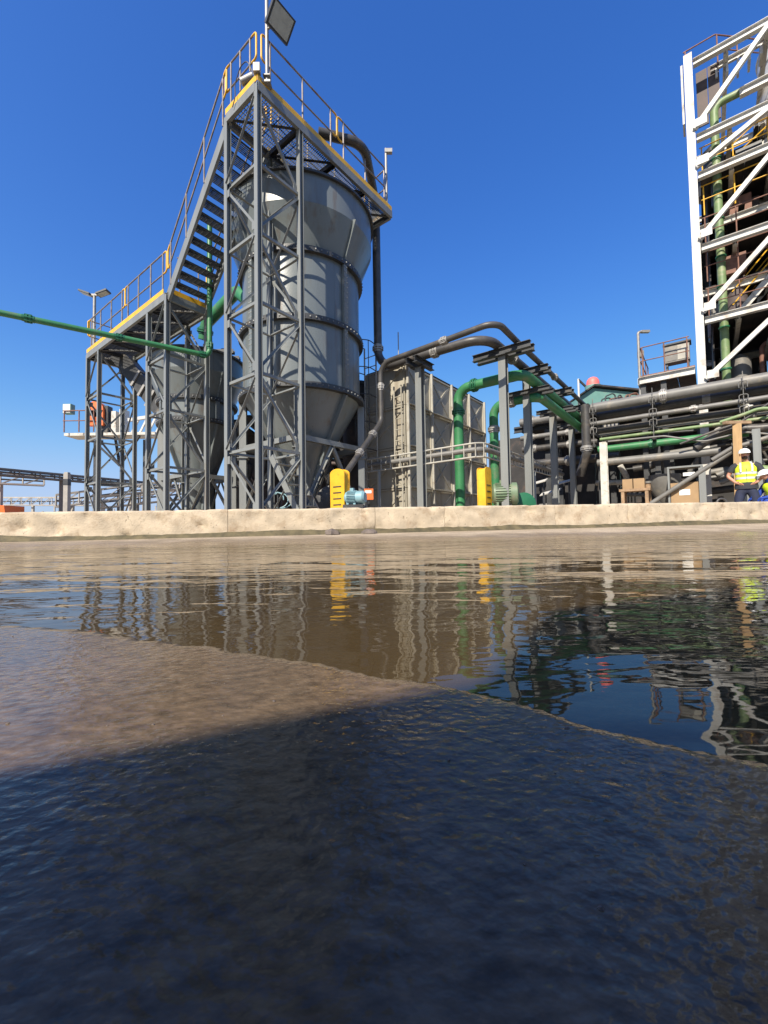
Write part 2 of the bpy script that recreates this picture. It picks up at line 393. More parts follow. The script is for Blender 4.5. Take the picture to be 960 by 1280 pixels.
bw = n.new('ShaderNodeBump'); bw.inputs['Strength'].default_value = 1; bw.inputs['Distance'].default_value = .55; L(ht, bw.inputs['Height'])
fr = n.new('ShaderNodeFresnel'); fr.inputs['IOR'].default_value = 1.46; L(bw.outputs[0], fr.inputs['Normal'])
gl = n.new('ShaderNodeBsdfGlossy'); gl.inputs['Roughness'].default_value = .015; L(bw.outputs[0], gl.inputs['Normal'])
tr = n.new('ShaderNodeBsdfTransparent'); tr.inputs[0].default_value = (.90, .80, .64, 1)
silt = n.new('ShaderNodeBsdfDiffuse'); silt.inputs[0].default_value = (.23, .155, .07, 1)
msl = n.new('ShaderNodeMixShader'); msl.inputs[0].default_value = .28; L(tr.outputs[0], msl.inputs[1]); L(silt.outputs[0], msl.inputs[2])
ms = n.new('ShaderNodeMixShader'); L(fr.outputs[0], ms.inputs[0]); L(msl.outputs[0], ms.inputs[1]); L(gl.outputs[0], ms.inputs[2]); L(ms.outputs[0], out.inputs[0])
MATS['water'] = m
put('water', mesh('water', [(-14, -2.5, 0), (14, -2.5, 0), (14, 7, 0), (-14, 7, 0)], [(0, 1, 2, 3)]), Matrix(), None, 'water', 'structure')

# kerb wall: cast concrete sections
m = mat('kerb_concrete', (.475, .395, .287), .85, 0, .22, 5, (.30, .215, .135), .32, 4, .55, 40, streak=False)
t = m.node_tree; n = t.nodes; L = t.links.new; p = n['Principled BSDF']
geo = n.new('ShaderNodeNewGeometry'); vo = n.new('ShaderNodeTexVoronoi'); vo.feature = 'DISTANCE_TO_EDGE'; vo.inputs['Scale'].default_value = .8
nzz = n.new('ShaderNodeTexNoise'); nzz.inputs['Scale'].default_value = 3; nzz.inputs['Detail'].default_value = 6; L(geo.outputs['Position'], nzz.inputs['Vector'])
mxv = n.new('ShaderNodeMix'); mxv.data_type = 'VECTOR'; mxv.inputs[0].default_value = .35; L(geo.outputs['Position'], mxv.inputs[4]); L(nzz.outputs[1], mxv.inputs[5]); L(mxv.outputs[1], vo.inputs['Vector'])
ck = n.new('ShaderNodeMapRange'); ck.inputs[1].default_value = .0; ck.inputs[2].default_value = .004; ck.inputs[3].default_value = .72; ck.inputs[4].default_value = 1; L(vo.outputs[0], ck.inputs[0])
sp = n.new('ShaderNodeTexNoise'); sp.inputs['Scale'].default_value = 26; sp.inputs['Detail'].default_value = 3; L(geo.outputs['Position'], sp.inputs['Vector'])
sk = n.new('ShaderNodeMapRange'); sk.inputs[1].default_value = .66; sk.inputs[2].default_value = .72; sk.inputs[3].default_value = 1; sk.inputs[4].default_value = .55; L(sp.outputs[0], sk.inputs[0])
mu = n.new('ShaderNodeMath'); mu.operation = 'MULTIPLY'; L(ck.outputs[0], mu.inputs[0]); L(sk.outputs[0], mu.inputs[1])
src = p.inputs['Base Color'].links[0].from_socket
mm = n.new('ShaderNodeMix'); mm.data_type = 'RGBA'; mm.blend_type = 'MULTIPLY'; mm.inputs[0].default_value = 1; L(src, mm.inputs[6])
cmb = n.new('ShaderNodeCombineColor'); [L(mu.outputs[0], cmb.inputs[i]) for i in range(3)]; L(cmb.outputs[0], mm.inputs[7]); L(mm.outputs[2], p.inputs['Base Color'])
mat('wall_foot', (.10, .082, .042), .75, 0, .35, 8, (.05, .045, .025), .4, 6, .5, 40)
kw = thing('kerb_wall', 'long low cream concrete kerb wall running across behind the puddle', 'wall', WA+Vector((5.9, 1, .05)))
joints = [-.38, -.2, -.02, .235, .41, .5, .655, .765, .945, 1.12, 1.3]
def wall_sec(t0, t1):
    Lw = 11.92; k = max(6, int((t1-t0)*Lw/.06)); prof = []
    Hh, D = .385, .26
    for z in (-.09, .02, .06, .11, .17, .23, .29, .34): prof.append((0, z))
    prof += [(0, .366), (.008, .379), (.022, .385), (.09, .385), (.18, .385), (D-.02, .385), (D, .365), (D, .1), (D, -.09)]
    b = MB(); v = []
    for i in range(k+1):
        tt = t0+(t1-t0)*i/k; q = WA+WD*(tt*Lw); zb = wall_base(tt)
        ed = min(i, k-i)
        for j, (d, z) in enumerate(prof):
            nn = noise.noise((q.x*2.3, z*3, 2)); nf = noise.noise((q.x*14, z*14, 7)); nf2 = noise.noise((q.x*5+3, z*8, 11))
            ch = max(0, nf2-.22)*.10*(1 if .02 < z else .5)
            dd = d+(.010*nn+.005*nf+ch if d < .03 else 0); zz = z+(.008*noise.noise((q.x*1.1, 5, 2))+.005*nf-ch*.5 if z > .3 else 0)
            if ed == 0: dd += .004 if d < .03 else 0; zz -= .003 if z > .3 else 0
            v.append(q+WN*dd+Vector((0, 0, zb+zz)))
    np_ = len(prof)
    f = [(i*np_+j, (i+1)*np_+j, (i+1)*np_+j+1, i*np_+j+1) for i in range(k) for j in range(np_-1)]
    f += [tuple(range(np_-1, -1, -1)), tuple(range(k*np_, (k+1)*np_))]
    return wput('wall_section', v, [q[::-1] for q in f], kw, 'kerb_concrete', 45)
for a, b in zip(joints[:-1], joints[1:]): wall_sec(a+.00025, b-.00025)
# grimy mortar foot along the base of the wall
v = []; k = 260
for i in range(k+1):
    tt = -.38+1.68*i/k; q = WA+WD*(tt*11.92); zb = wall_base(tt); wob = .5+.5*noise.noise((q.x*1.7, 1, 1)); w2_ = noise.noise((q.x*9, 4, 1))
    hh = .042+.065*wob*(.35+.65*ss(-.15, .3, noise.noise((q.x*.45, 8, 8))+.1))+.012*w2_
    for d, z in ((-.13-.05*wob, -.03), (-.075-.03*wob, .004+.006*w2_), (-.022, hh*.75), (-.008, hh), (.05, hh+.004)): v.append(q+WN*d+Vector((0, 0, zb+z)))
wput('mortar_foot', v, [(i*5+j, i*5+j+1, (i+1)*5+j+1, (i+1)*5+j) for i in range(k) for j in range(4)], kw, 'wall_foot', 60)

# unseen wall added behind the camera to cast the foreground shadow
e_ = Vector((.906, .423, 0)); n_ = Vector((-.423, .906, 0)); hW = 2.2
off = Vector((.06, .39, 0)).dot(n_) - hW/math.tan(SUN_EL)*(math.sin(SUN_AZ)*n_.x+math.cos(SUN_AZ)*n_.y)
pw = thing('added_shade_wall', 'plain concrete wall added unseen behind the camera to shade the foreground', 'wall', e_*-1.5+n_*off)
a_st = Vector((.05, .5, 0)).dot(e_)-hW/math.tan(SUN_EL)*(math.sin(SUN_AZ)*e_.x+math.cos(SUN_AZ)*e_.y)     # step shaped so that the cast shadow edge jogs here
for a, a2, hh in ((-12, -9.8, hW), (-9.8, -7.5, hW), (-7.5, -5.4, hW), (-5.4, -3.4, hW), (-3.4, a_st, hW), (a_st, a_st+1.7, hW+.34), (a_st+1.7, a_st+3.4, hW+.34), (a_st+3.4, a_st+5.0, hW+.34), (a_st+5.0, a_st+7.5, hW+.34)):
    b = MB(); b.bar(e_*a+n_*(off-.1)+Vector((0, 0, hh/2-.1)), e_*(a2-.01)+n_*(off-.1)+Vector((0, 0, hh/2-.1)), hh+.2, .2); b.build('shade_panel', pw, 'concrete_post')
# stones at the foot of the wall
def rock(name, label, c, sx, sy, sz, seed):
    v = []; n = 12; mrows = 7
    for j in range(mrows+1):
        for i in range(n):
            th = PI*j/mrows; ph = 2*PI*i/n; d = Vector((math.sin(th)*math.cos(ph), math.sin(th)*math.sin(ph), math.cos(th)))
            d *= 1+.35*noise.noise(d*1.7+Vector((seed, 0, 0)))+.12*noise.noise(d*5+Vector((seed, 3, 0)))
            v.append(c+Vector((d.x*sx, d.y*sy, max(-.3, d.z)*sz)))
    f = [(j*n+i, (j+1)*n+i, (j+1)*n+(i+1) % n, j*n+(i+1) % n) for j in range(mrows) for i in range(n)]
    tag(wput(name, v, f, None, 'stone', 25), label, 'stone', 'stones at the foot of the kerb')
c = atY(415, 667, 5.75); c.z = ground_z(c.x, c.y)+.02
rock('stone', 'pointed brown stone at the kerb foot, left of the other stone', c, .105, .07, .06, 1)
c = atY(462, 666, 5.8); c.z = ground_z(c.x, c.y)+.02
rock('stone', 'flat-topped brown stone at the kerb foot, right of the other stone', c, .11, .07, .05, 5)

random.seed(9); b = MB()
for i in range(150):
    x = random.uniform(-.75, .55); y = random.uniform(.08, .9)
    if y > edgeY(x)-.03: continue
    r_ = random.uniform(.0007, .0019)*min(1, .35+y*1.6); z = ground_z(x, y); v = []
    for dz, rr in ((-.6, .7), (.1, 1.0), (.7, .55)):
        for k in range(6): a = k*PI/3+random.uniform(-.3, .3); q = r_*rr*random.uniform(.75, 1.2); v.append((x+math.cos(a)*q*1.25, y+math.sin(a)*q, z+dz*r_))
    b.add(v, [(j*6+k, j*6+(k+1) % 6, j*6+6+(k+1) % 6, j*6+6+k) for j in range(2) for k in range(6)]+[tuple(range(12, 18)), tuple(range(5, -1, -1))])
tag(b.build('grit', None, 'stone', 30, 'stuff'), 'scattered grit and tiny pebbles on the wet foreground', 'grit')

# ------------------------------------------------------------------ stair towers, landing and top walkway
TOP, LAND = 8.6, 5.88
st = thing('stair_tower', 'grey steel stair and trestle structure with yellow toe boards up to the tall silo', 'stair tower', W(-4, .5, G0))
LEV = [.42, 1.65, 3.03, 4.37, 5.7, 7.03, 8.42]
def trestle(s0, v0, w, top, levels, flip=0):
    cs = [(s0, v0), (s0-w, v0), (s0-w, v0+w), (s0, v0+w)]
    for s, v in cs:
        beam(st, 'column', W(s, v, G0), W(s, v, top), ('H', .105, .105), 'steel_grey', SX)
        b = beam(st, 'base_plate', W(s, v, G0), W(s, v, G0+.02), ('box', .24, .24), 'steel_grey', SX)
    for fi in range(4):
        a, b = cs[fi], cs[(fi+1) % 4]
        for z in levels: beam(st, 'tie_beam', W(*a, z).lerp(W(*b, z), .05), W(*a, z).lerp(W(*b, z), .95), ('L', .055), 'steel_grey', (0, 0, 1))
        prev = G0+.06
        for i, z in enumerate(levels+([top-.15] if top-.15 > levels[-1]+.4 else [])):
            up_ = (i+fi+flip) % 2
            p0, p1 = (a, b) if up_ else (b, a)
            q0 = W(*p0, prev+.05); q1 = W(*p1, z-.05)
            off_ = (SX if fi % 2 else VX)*(-.03 if fi in (0, 3) else .03)
            beam(st, 'brace', q0.lerp(q1, .03)+off_, q0.lerp(q1, .97)+off_, ('L', .047), 'steel_grey', (0, 0, 1))
            fd = (W(*b, 0)-W(*a, 0)).normalized(); fn = fd.cross(Vector((0, 0, 1)))
            for q in (q0.lerp(q1, .07), q0.lerp(q1, .93)):
                beam(st, 'gusset_plate', q+off_*1.4-fd*.065, q+off_*1.4+fd*.065, ('box', .15, .008), 'steel_grey', (0, 0, 1))
            prev = z
trestle(0, 0, 1.02, TOP-.06, LEV[:-1], 0)
trestle(-3.63, 0, 1.0, LAND-.06, LEV[:4], 0)
trestle(-8.05, 0, 1.0, LAND-.06, LEV[:4], 0)
# top walkway
def deck(s0, s1, v0, v1, z, along):
    for s in (s0, s1): beam(st, 'edge_channel', W(s, v0, z-.1), W(s, v1, z-.1), ('C', .07, .18), 'steel_grey', SX*(1 if s == s0 else -1))
    for v in (v0, v1): beam(st, 'edge_channel', W(s0+.04, v, z-.1), W(s1-.04, v, z-.1), ('C', .07, .18), 'steel_grey', VX*(1 if v == v0 else -1))
    k = round(((v1-v0) if along == 'v' else (s1-s0))/.98)
    for i in range(1, k):
        if along == 'v': v = v0+(v1-v0)*i/k; beam(st, 'cross_beam', W(s0+.04, v, z-.11), W(s1-.04, v, z-.11), ('H', .1, .1), 'dark_steel', (0, 0, 1))
        else: s = s0+(s1-s0)*i/k; beam(st, 'cross_beam', W(s, v0+.04, z-.11), W(s, v1-.04, z-.11), ('H', .1, .1), 'dark_steel', (0, 0, 1))
    for i in range(k):                                     # diagonal plan bracing
        if along == 'v': a, b = W(s0+.05, v0+(v1-v0)*i/k, z-.15), W(s1-.05, v0+(v1-v0)*(i+1)/k, z-.15)
        else: a, b = W(s0+(s1-s0)*i/k, v0+.05, z-.15), W(s0+(s1-s0)*(i+1)/k, v1-.05, z-.15)
        beam(st, 'plan_brace', a, b, ('L', .06), 'dark_steel', (0, 0, 1))
    grating_floor(st, W(s0+.03, v0+.03, z-.025), (VX if along == 'v' else SX), (SX if along == 'v' else VX), ((v1-v0) if along == 'v' else (s1-s0))-.06, ((s1-s0) if along == 'v' else (v1-v0))-.06)
deck(-1.04, .02, -.02, 4.16, TOP, 'v')
deck(-9.08, -3.61, -.02, 1.0, LAND, 's')
def toe(a, b): beam(st, 'toe_board', a+Vector((0, 0, .06)), b+Vector((0, 0, .06)), ('box', .125, .012), 'yellow', (0, 0, 1))
toe(W(.035, -.03, TOP), W(.035, 4.16, TOP)); toe(W(-1.04, -.035, TOP), W(.02, -.035, TOP)); toe(W(-.9, 4.18, TOP), W(.02, 4.18, TOP)); toe(W(-1.06, 1.0, TOP), W(-1.06, 4.16, TOP))
toe(W(-9.08, -.035, LAND), W(-3.75, -.035, LAND)); toe(W(-3.6, .05, LAND), W(-3.6, .98, LAND)); toe(W(-9.1, 0, LAND), W(-9.1, 1, LAND))
# stair flight
NT = 14; s_lo, s_hi = -3.60, -1.04
for v in (.03, .93):
    beam(st, 'stringer', W(s_lo-.06, v, LAND-.14), W(s_hi+.02, v, TOP-.1), ('C', .06, .22), 'steel_grey', VX*(1 if v < .5 else -1))
tb = MB()
for i in range(6): tb.box(-.11+i*.044, 0, 0, .006, .84, .03)
for i in range(9): tb.box(0, -.4+i*.1, .0, .22, .008, .014)
for d in (-.42, .42): tb.box(0, d, 0, .24, .012, .06)
tb.box(.118, 0, .0, .02, .84, .036)
tread_me = tb.mesh('tread', 'grating'); rotT = Matrix((SX, VX, Vector((0, 0, 1)))).transposed().to_4x4()
for i in range(1, NT):
    u = i/NT; put('tread', tread_me, Matrix.Translation(W(s_lo+(s_hi-s_lo)*u, .48, LAND+(TOP-LAND)*u-.03)) @ rotT, st)
# handrails
Z = Vector((0, 0, 1))
railing(st, [W(-.03, .25, TOP), W(-.03, 2.02, TOP)], 1.1, .9); railing(st, [W(-.03, 2.32, TOP), W(-.03, 4.0, TOP), W(-.75, 4.12, TOP)], 1.1, 1.0)
railing(st, [W(-1.0, .03, TOP), W(-.22, .03, TOP)], 1.1, .5)
railing(st, [W(-3.5, .0, LAND+.12), W(-1.15, 0, TOP-.05)], 1.0, 1.1); railing(st, [W(-3.5, .97, LAND+.12), W(-1.15, .97, TOP-.05)], 1.0, 1.1)
railing(st, [W(-8.9, .02, LAND), W(-6.35, .02, LAND)], 1.08, .75); railing(st, [W(-6.05, .02, LAND), W(-3.85, .02, LAND)], 1.08, .75)
railing(st, [W(-9.04, .9, LAND), W(-9.04, .12, LAND)], 1.08, .7); railing(st, [W(-3.66, .25, LAND), W(-3.66, .85, LAND)], 1.0, .5, yellow_ends=False)
railing(st, [W(-8.9, .97, LAND), W(-7.2, .97, LAND)], 1.08, .8)
railing(st, [W(-1.0, 1.2, TOP), W(-1.0, 4.0, TOP)], 1.1, 1.0)

# ------------------------------------------------------------------ silos
def silo(label, c, R, R2, zr, zt, fl, zf2, zo, ribs=True, legs=True, ringz=2.2):
    cx, cy = c.x, c.y; t = thing('silo', label, 'silo', (cx, cy, G0))
    f0, *rest = fl; fb = fl[-1]
    lathe(t, 'rim_band', cx, cy, [(R2, zf2), (R2, zr)], 'silo_grey', 72)
    lathe(t, 'rim_flange', cx, cy, [(R2-.02, zr-.05), (R2+.07, zr-.05), (R2+.07, zr), (R2-.02, zr)], 'dark_steel', 72)
    lathe(t, 'roof', cx, cy, [(R2+.02, zr+.003), (R2*.5, zr+.12), (.25, zr+.22), (.01, zr+.22)], 'dark_steel', 48)
    lathe(t, 'upper_cone', cx, cy, [(R, fl[0]), (R2, zf2)], 'silo_grey', 72)
    for a, b in zip(fl[:-1], fl[1:]): lathe(t, 'shell_band', cx, cy, [(R, b), (R, a)], 'silo_grey', 72)
    lathe(t, 'hopper_cone', cx, cy, [(.22, zo-.25), (.22, zo), (R*.45, zo+(fb-zo)*.42), (R, fb)], 'silo_grey', 72)
    for j, (z1, z0) in enumerate(zip(fl[:-1], fl[1:])):
        for k in range(6):
            a = 2*PI*k/6+.45*j+.2; d = Vector((math.cos(a), math.sin(a), 0)); q = Vector((cx, cy, 0))+d*(R+.001)
            beam(t, 'weld_seam', q+Z*(z0+.06), q+Z*(z1-.06), ('box', .006, .014), 'silo_grey', d)
    for z in fl:
        fo = lathe(t, 'flange_ring', cx, cy, [(R-.02, z-.06), (R+.10, z-.06), (R+.10, z+.06), (R-.02, z+.06)], 'dark_steel', 72)
        b = MB()
        for k in range(72):
            a = 2*PI*(k+.5)/72; b.box(cx+math.cos(a)*(R+.105), cy+math.sin(a)*(R+.105), z, .025, .025, .03)
        b.build('bolt_row', fo, 'bolt', kind='stuff')
    diag = math.atan2((SX-VX).y, (SX-VX).x)
    for k in range(4):
        a = diag+PI/4+k*PI/2; d = Vector((math.cos(a), math.sin(a), 0)); o = Vector((cx, cy, 0)); tn = Vector((-d.y, d.x, 0))
        pr = ('H', .10, .10)
        for z1, z0 in zip(fl[:-1], fl[1:]):
            rb_ = beam(t, 'stiffener', o+d*(R+.05)+Z*(z0+.061), o+d*(R+.05)+Z*(z1-.061), ('box', .11, .075), 'silo_grey', tn)
            b = MB(); q = int((z1-z0)/.12)
            for i in range(1, q):
                for sg in (-.035, .035): b.box(0, 0, 0, .02, .02, .02, Matrix.Translation(o+d*(R+.09)+tn*sg+Z*(z0+(z1-z0)*i/q)))
            b.build('bolt_row', rb_, 'bolt', kind='stuff')
        beam(t, 'cone_rib', o+d*(R+.04)+Z*(fl[0]+.07), o+d*(R2+.04)+Z*(zf2+.03), ('box', .10, .02), 'silo_grey', d)
        beam(t, 'cone_rib', o+d*(R+.03)+Z*(fb-.07), o+d*(R*.45+.05)+Z*(zo+(fb-zo)*.42), ('box', .14, .05), 'silo_grey', d)
        beam(t, 'cone_rib', o+d*(R*.45+.05)+Z*(zo+(fb-zo)*.42), o+d*.27+Z*zo, ('box', .12, .05), 'silo_grey', d)
    prev = None; feet = []
    for k in range(4):
        a = diag+k*PI/2; d = Vector((math.cos(a), math.sin(a), 0)); o = Vector((cx, cy, 0)); feet.append(o+d*(R+.02))
        beam(t, 'leg', o+d*(R+.02)+Z*G0, o+d*(R+.02)+Z*(fb-.06), ('H', .17, .17), 'steel_grey', d)
        beam(t, 'foot_plate', o+d*(R+.02)+Z*G0, o+d*(R+.02)+Z*(G0+.025), ('box', .32, .32), 'steel_grey', d)
        for zz in (ringz-.25,): beam(t, 'splice_plate', o+d*(R+.02)+Z*zz, o+d*(R+.02)+Z*(zz+.02), ('box', .26, .26), 'steel_grey', d)
    for k in range(4):
        a, b = feet[k], feet[(k+1) % 4]
        beam(t, 'ring_beam', a.lerp(b, .05)+Z*ringz, a.lerp(b, .95)+Z*ringz, ('H', .12, .12), 'steel_grey', Z)
        m_ = a.lerp(b, .5)
        beam(t, 'leg_brace', a.lerp(b, .04)+Z*.5, m_+Z*(ringz-.06), ('L', .07), 'steel_grey', Z)
        beam(t, 'leg_brace', b.lerp(a, .04)+Z*.5, m_+Z*(ringz-.06), ('L', .07), 'steel_grey', Z)
    tube(t, 'outlet_pipe', [(cx, cy, zo-.2), (cx, cy, .55), (cx+.9, cy-.6, .45)], .16, 'rubber', .3)
    return t
SC = Vector((-2.05, 10.62, 0))
tall = silo('tall grey steel silo with flared top, bolted flanges and conical bottom', SC, 1.47, 1.82, 8.05, 8.2, [6.48, 4.91, 3.38], 7.35, .95)
S2 = Vector((-5.72, 12.78, 0))
short = silo('shorter grey steel silo with a flared top behind the lower landing', S2, 1.05, 1.34, 5.35, 5.4, [4.0, 3.36], 4.75, .8, ringz=1.75)
# drive unit on the roof of the short silo
b = MB(); b.box(0, 0, .1, .9, .6, .2, Matrix.Translation(S2+Z*5.57)); b.build('roof_frame', short, 'dark_steel')
for q, (dx, dy, w, hh) in enumerate(((.35, -.1, .3, .42), (-.35, .2, .35, .3), (.75, .1, .25, .3))):
    b = MB(); b.lathe([(w*.5, 0), (w*.5, hh*.8), (w*.3, hh)], 14, Matrix.Translation(S2+Vector((dx, dy, 5.55)))); b.build('roof_nozzle', short, 'dark_steel', 40)
for i in range(3): beam(short, 'roof_beam', S2+Vector((-1.2, -.5+i*.5, 5.5)), S2+Vector((1.3, -.5+i*.5, 5.5)), ('H', .12, .14), 'dark_steel', Z)
# chute on the left of the short silo
ch = thing('chute', 'black inclined chute between the short silo and the far trestle', 'chute', W(-7.3, 1.6, 3.4))
a0, a1 = atY(166, 462, 13.2), atY(201, 512, 12.9)
beam(ch, 'chute_body', a0+Vector((-.5, .1, .55)), a1+Vector((.3, 0, -.3)), ('box', .5, .34), 'dark_steel', Z)
for u in (.25, .5, .75): p_ = a0.lerp(a1, u); beam(ch, 'chute_band', p_-Vector((.03, 0, 0)), p_+(a1-a0).normalized()*.05, ('box', .56, .4), 'galv', Z)

# ------------------------------------------------------------------ green pipes by the towers
pipe_thing('green_pipe', 'thick green pipe sloping from the tall silo down to the short silo', [SC+Vector((-1.3, .3, 6.1)), atY(296, 364, 11.6), atY(258, 404, 12.3), atY(255, 425, 12.4)], .17, 'green', .25, [(2, .5)], 'green_dark')
ez = 4.5
E1 = atH(262, 445, ez); E0 = atH(0, 391, ez); far_ = E0+(E0-E1)*1.0
gp = pipe_thing('green_water_line', 'thin green pipe crossing the sky from the left and turning up beside the stairs', [far_, E1, E1+Z*3.4], .062, 'green', .16, [(0, .5+.055), (1, .08)], 'green_dark')
for u in (.755, .999-.02): flange(gp, far_.lerp(E1, u), E1-far_, .058, 'green_dark')
beam(gp, 'pipe_post', Vector((far_.x, far_.y, 0)), Vector((far_.x, far_.y, ez-.06)), ('H', .12, .12), 'steel_grey')

# ------------------------------------------------------------------ lamps on the towers
def flood(name, label, base, h, head, w, hh, facing, poles_r=.035):
    t = thing(name, label, 'floodlight', base)
    tube(t, 'pole', [base, base+Z*h], poles_r, 'galv', 0, 10)
    b = MB(); b.box(.0, 0, -.02, .16, .16, .04, Matrix.Translation(base)); b.box(.0, 0, .12, .13, .13, .02, Matrix.Translation(base)); b.build('mount_clamp', t, 'galv')
    M = frame(head, head+facing, Z) 
    def hb(x0, y0, z0, sx, sy, sz): q = MB(); q.box(x0, y0, z0, sx, sy, sz, M); return q
    hd = hb(0, 0, -.02, hh, w, .07).build('lamp_head', t, 'dark_steel')
    hb(0, 0, .018, hh*.84, w*.84, .012).build('lamp_glass', hd, 'lamp_glass')
    q = MB()
    for i in range(7): q.box(-hh*.4+i*hh*.8/6, 0, -.075, .008, w*.8, .04, M)
    q.build('cooling_fins', hd, 'dark_steel', kind='stuff')
    tube(t, 'bracket', [head-facing*.03, (head+Vector((base.x, base.y, head.z)))*.5, Vector((base.x, base.y, head.z))], .02, 'galv', 0, 8)
    return t
Z0 = Vector((0, 0, 1)); pb = W(.06, .17, 0); pb.z = TOP+.08
hd = atY(351, 27, pb.y-.12)
flood('floodlight', 'square floodlight on a galvanised pole at the top walkway corner', pb, 1.75, hd, .5, .4, (SX*.75-Z0*.66).normalized())
wb = W(.0, .13, TOP+.1)
t = thing('junction_box', 'small galvanised junction boxes clamped at the top walkway corner', 'junction box', wb)
MBX = Matrix.Translation(wb)
b = MB(); b.box(-.08, -.14, .12, .12, .1, .16, MBX); b.build('box_body', t, 'galv')
b = MB(); b.lathe([(.07, 0), (.07, .26)], 12, Matrix.Translation(W(-.42, -.08, TOP+.22)) @ Matrix.Rotation(1.1, 4, 'Y')); b.build('siren_horn', t, 'galv', 40)
tube(t, 'cable', [W(-.1, .0, TOP+.2), W(-.2, -.09, TOP+.5), W(-.42, -.09, TOP+.55), W(-.62, -.09, TOP+.3), W(-.6, -.09, TOP+.05), W(-.7, -.09, TOP-.1)], .01, 'rubber', .15, 6)
eb = W(-.08, 4.1, TOP)
t = thing('camera_mast', 'short white pole with small camera at the far end of the top walkway', 'pole', eb)
tube(t, 'pole', [eb-Z*.1, eb+Z*1.75], .035, 'galv', 0, 10); b = MB(); b.box(.07, 0, 1.68, .2, .1, .1, Matrix.Translation(eb)); b.build('camera_head', t, 'galv')
b = MB(); b.box(0, 0, .02, .16, .16, .04, Matrix.Translation(eb)); b.build('bracket', t, 'galv')
lb = W(-9.2, .2, LAND)
t = thing('twin_lamp', 'galvanised pole with two angled lamp heads at the landing end', 'lamp', lb)
tube(t, 'pole', [lb-Z*.15, lb+Z*2.05], .045, 'galv', 0, 10)
for sg in (-1, 1):
    M = Matrix.Translation(lb+Vector((sg*.28, 0, 2.12))) @ Matrix.Rotation(sg*-.35, 4, 'Y')
    b = MB(); b.box(0, 0, 0, .38, .26, .05, M); h_ = b.build('lamp_head', t, 'dark_steel'); b = MB(); b.box(0, 0, -.03, .3, .2, .012, M); b.build('lamp_glass', h_, 'lamp_glass')
b = MB(); b.box(0, 0, 2.06, .3, .06, .06, Matrix.Translation(lb)); b.build('crosspiece', t, 'galv')
b = MB(); b.box(.05, -.1, .1, .2, .14, .2, Matrix.Translation(lb)); b.build('mount_box', t, 'galv')

# ------------------------------------------------------------------ sectional panel tank
TH = 4.62; ts0, ts1, tv0, tv1 = -1.35, .05, 4.66, 9.5
tk = thing('panel_tank', 'tall beige sectional steel panel tank with ribbed panels', 'tank', W(-.6, 7, G0))
def panel_mesh(w, h):
    b = MB(); b.box(0, 0, 0, w-.012, .03, h-.012)
    for x in (-1, 1): b.box(x*(w/2-.03), -.035, 0, .045, .04, h-.014)
    for z in (-1, 1): b.box(0, -.035, z*(h/2-.03), w-.11, .04, .045)
    L_ = math.hypot(w, h)*.84; a = math.atan2(h, w)
    for sg in (1, -1):
        M = Matrix.Rotation(-a*sg, 4, 'Y'); b.box(0, -.022-.004*sg, 0, L_, .03, .07, M)
    return b.mesh('tank_panel', 'tank_panel')
rows, cols_ = 4, 4; ph = (TH-G0)/rows; pwid = (tv1-tv0)/cols_
pm = panel_mesh(pwid, ph)
Mlong = Matrix((VX, -SX, Z)).transposed().to_4x4(); Mend = Matrix((SX, VX, Z)).transposed().to_4x4()
for r in range(rows):
    for k in range(cols_): put('tank_panel', pm, Matrix.Translation(W(ts1, tv0+pwid*(k+.5), G0+ph*(r+.5))) @ Mlong, tk)
pm2 = panel_mesh(ts1-ts0, ph)
for r in range(rows): put('tank_panel', pm2, Matrix.Translation(W((ts0+ts1)/2, tv0, G0+ph*(r+.5))) @ Mend, tk)
for k in range(cols_+1): beam(tk, 'corner_post' if k in (0,) else 'wall_rib', W(ts1+.085, tv0+pwid*k-(.03 if k == 0 else 0), G0), W(ts1+.085, tv0+pwid*k-(.03 if k == 0 else 0), TH+.03), ('box', .07, .05), 'tank_rib', SX)
for r in range(1, rows): beam(tk, 'waler', W(ts1+.075, tv0, G0+ph*r), W(ts1+.075, tv1, G0+ph*r), ('L', .06), 'tank_panel', Z)
b = MB(); b.add([W(ts0, tv0, TH), W(ts1, tv0, TH), W(ts1, tv1, TH), W(ts0, tv1, TH), W(ts0, tv0, TH+.04), W(ts1+.06, tv0-.04, TH+.04), W(ts1+.06, tv1, TH+.04), W(ts0, tv1, TH+.04)], BOXF); b.build('roof_sheet', tk, 'dark_steel')
b = MB(); b.add([W(ts0, tv0+.02, G0), W(ts0, tv1, G0), W(ts0, tv1, TH), W(ts0, tv0+.02, TH), W(ts1-.02, tv1, G0), W(ts1-.02, tv1, TH)], [(0, 1, 2, 3), (1, 4, 5, 2)]); b.build('rear_sheets', tk, 'tank_panel')
tube(tk, 'vent_pole', [W(-.25, tv0+.1, TH), W(-.25, tv0+.1, TH+1.0)], .015, 'galv')
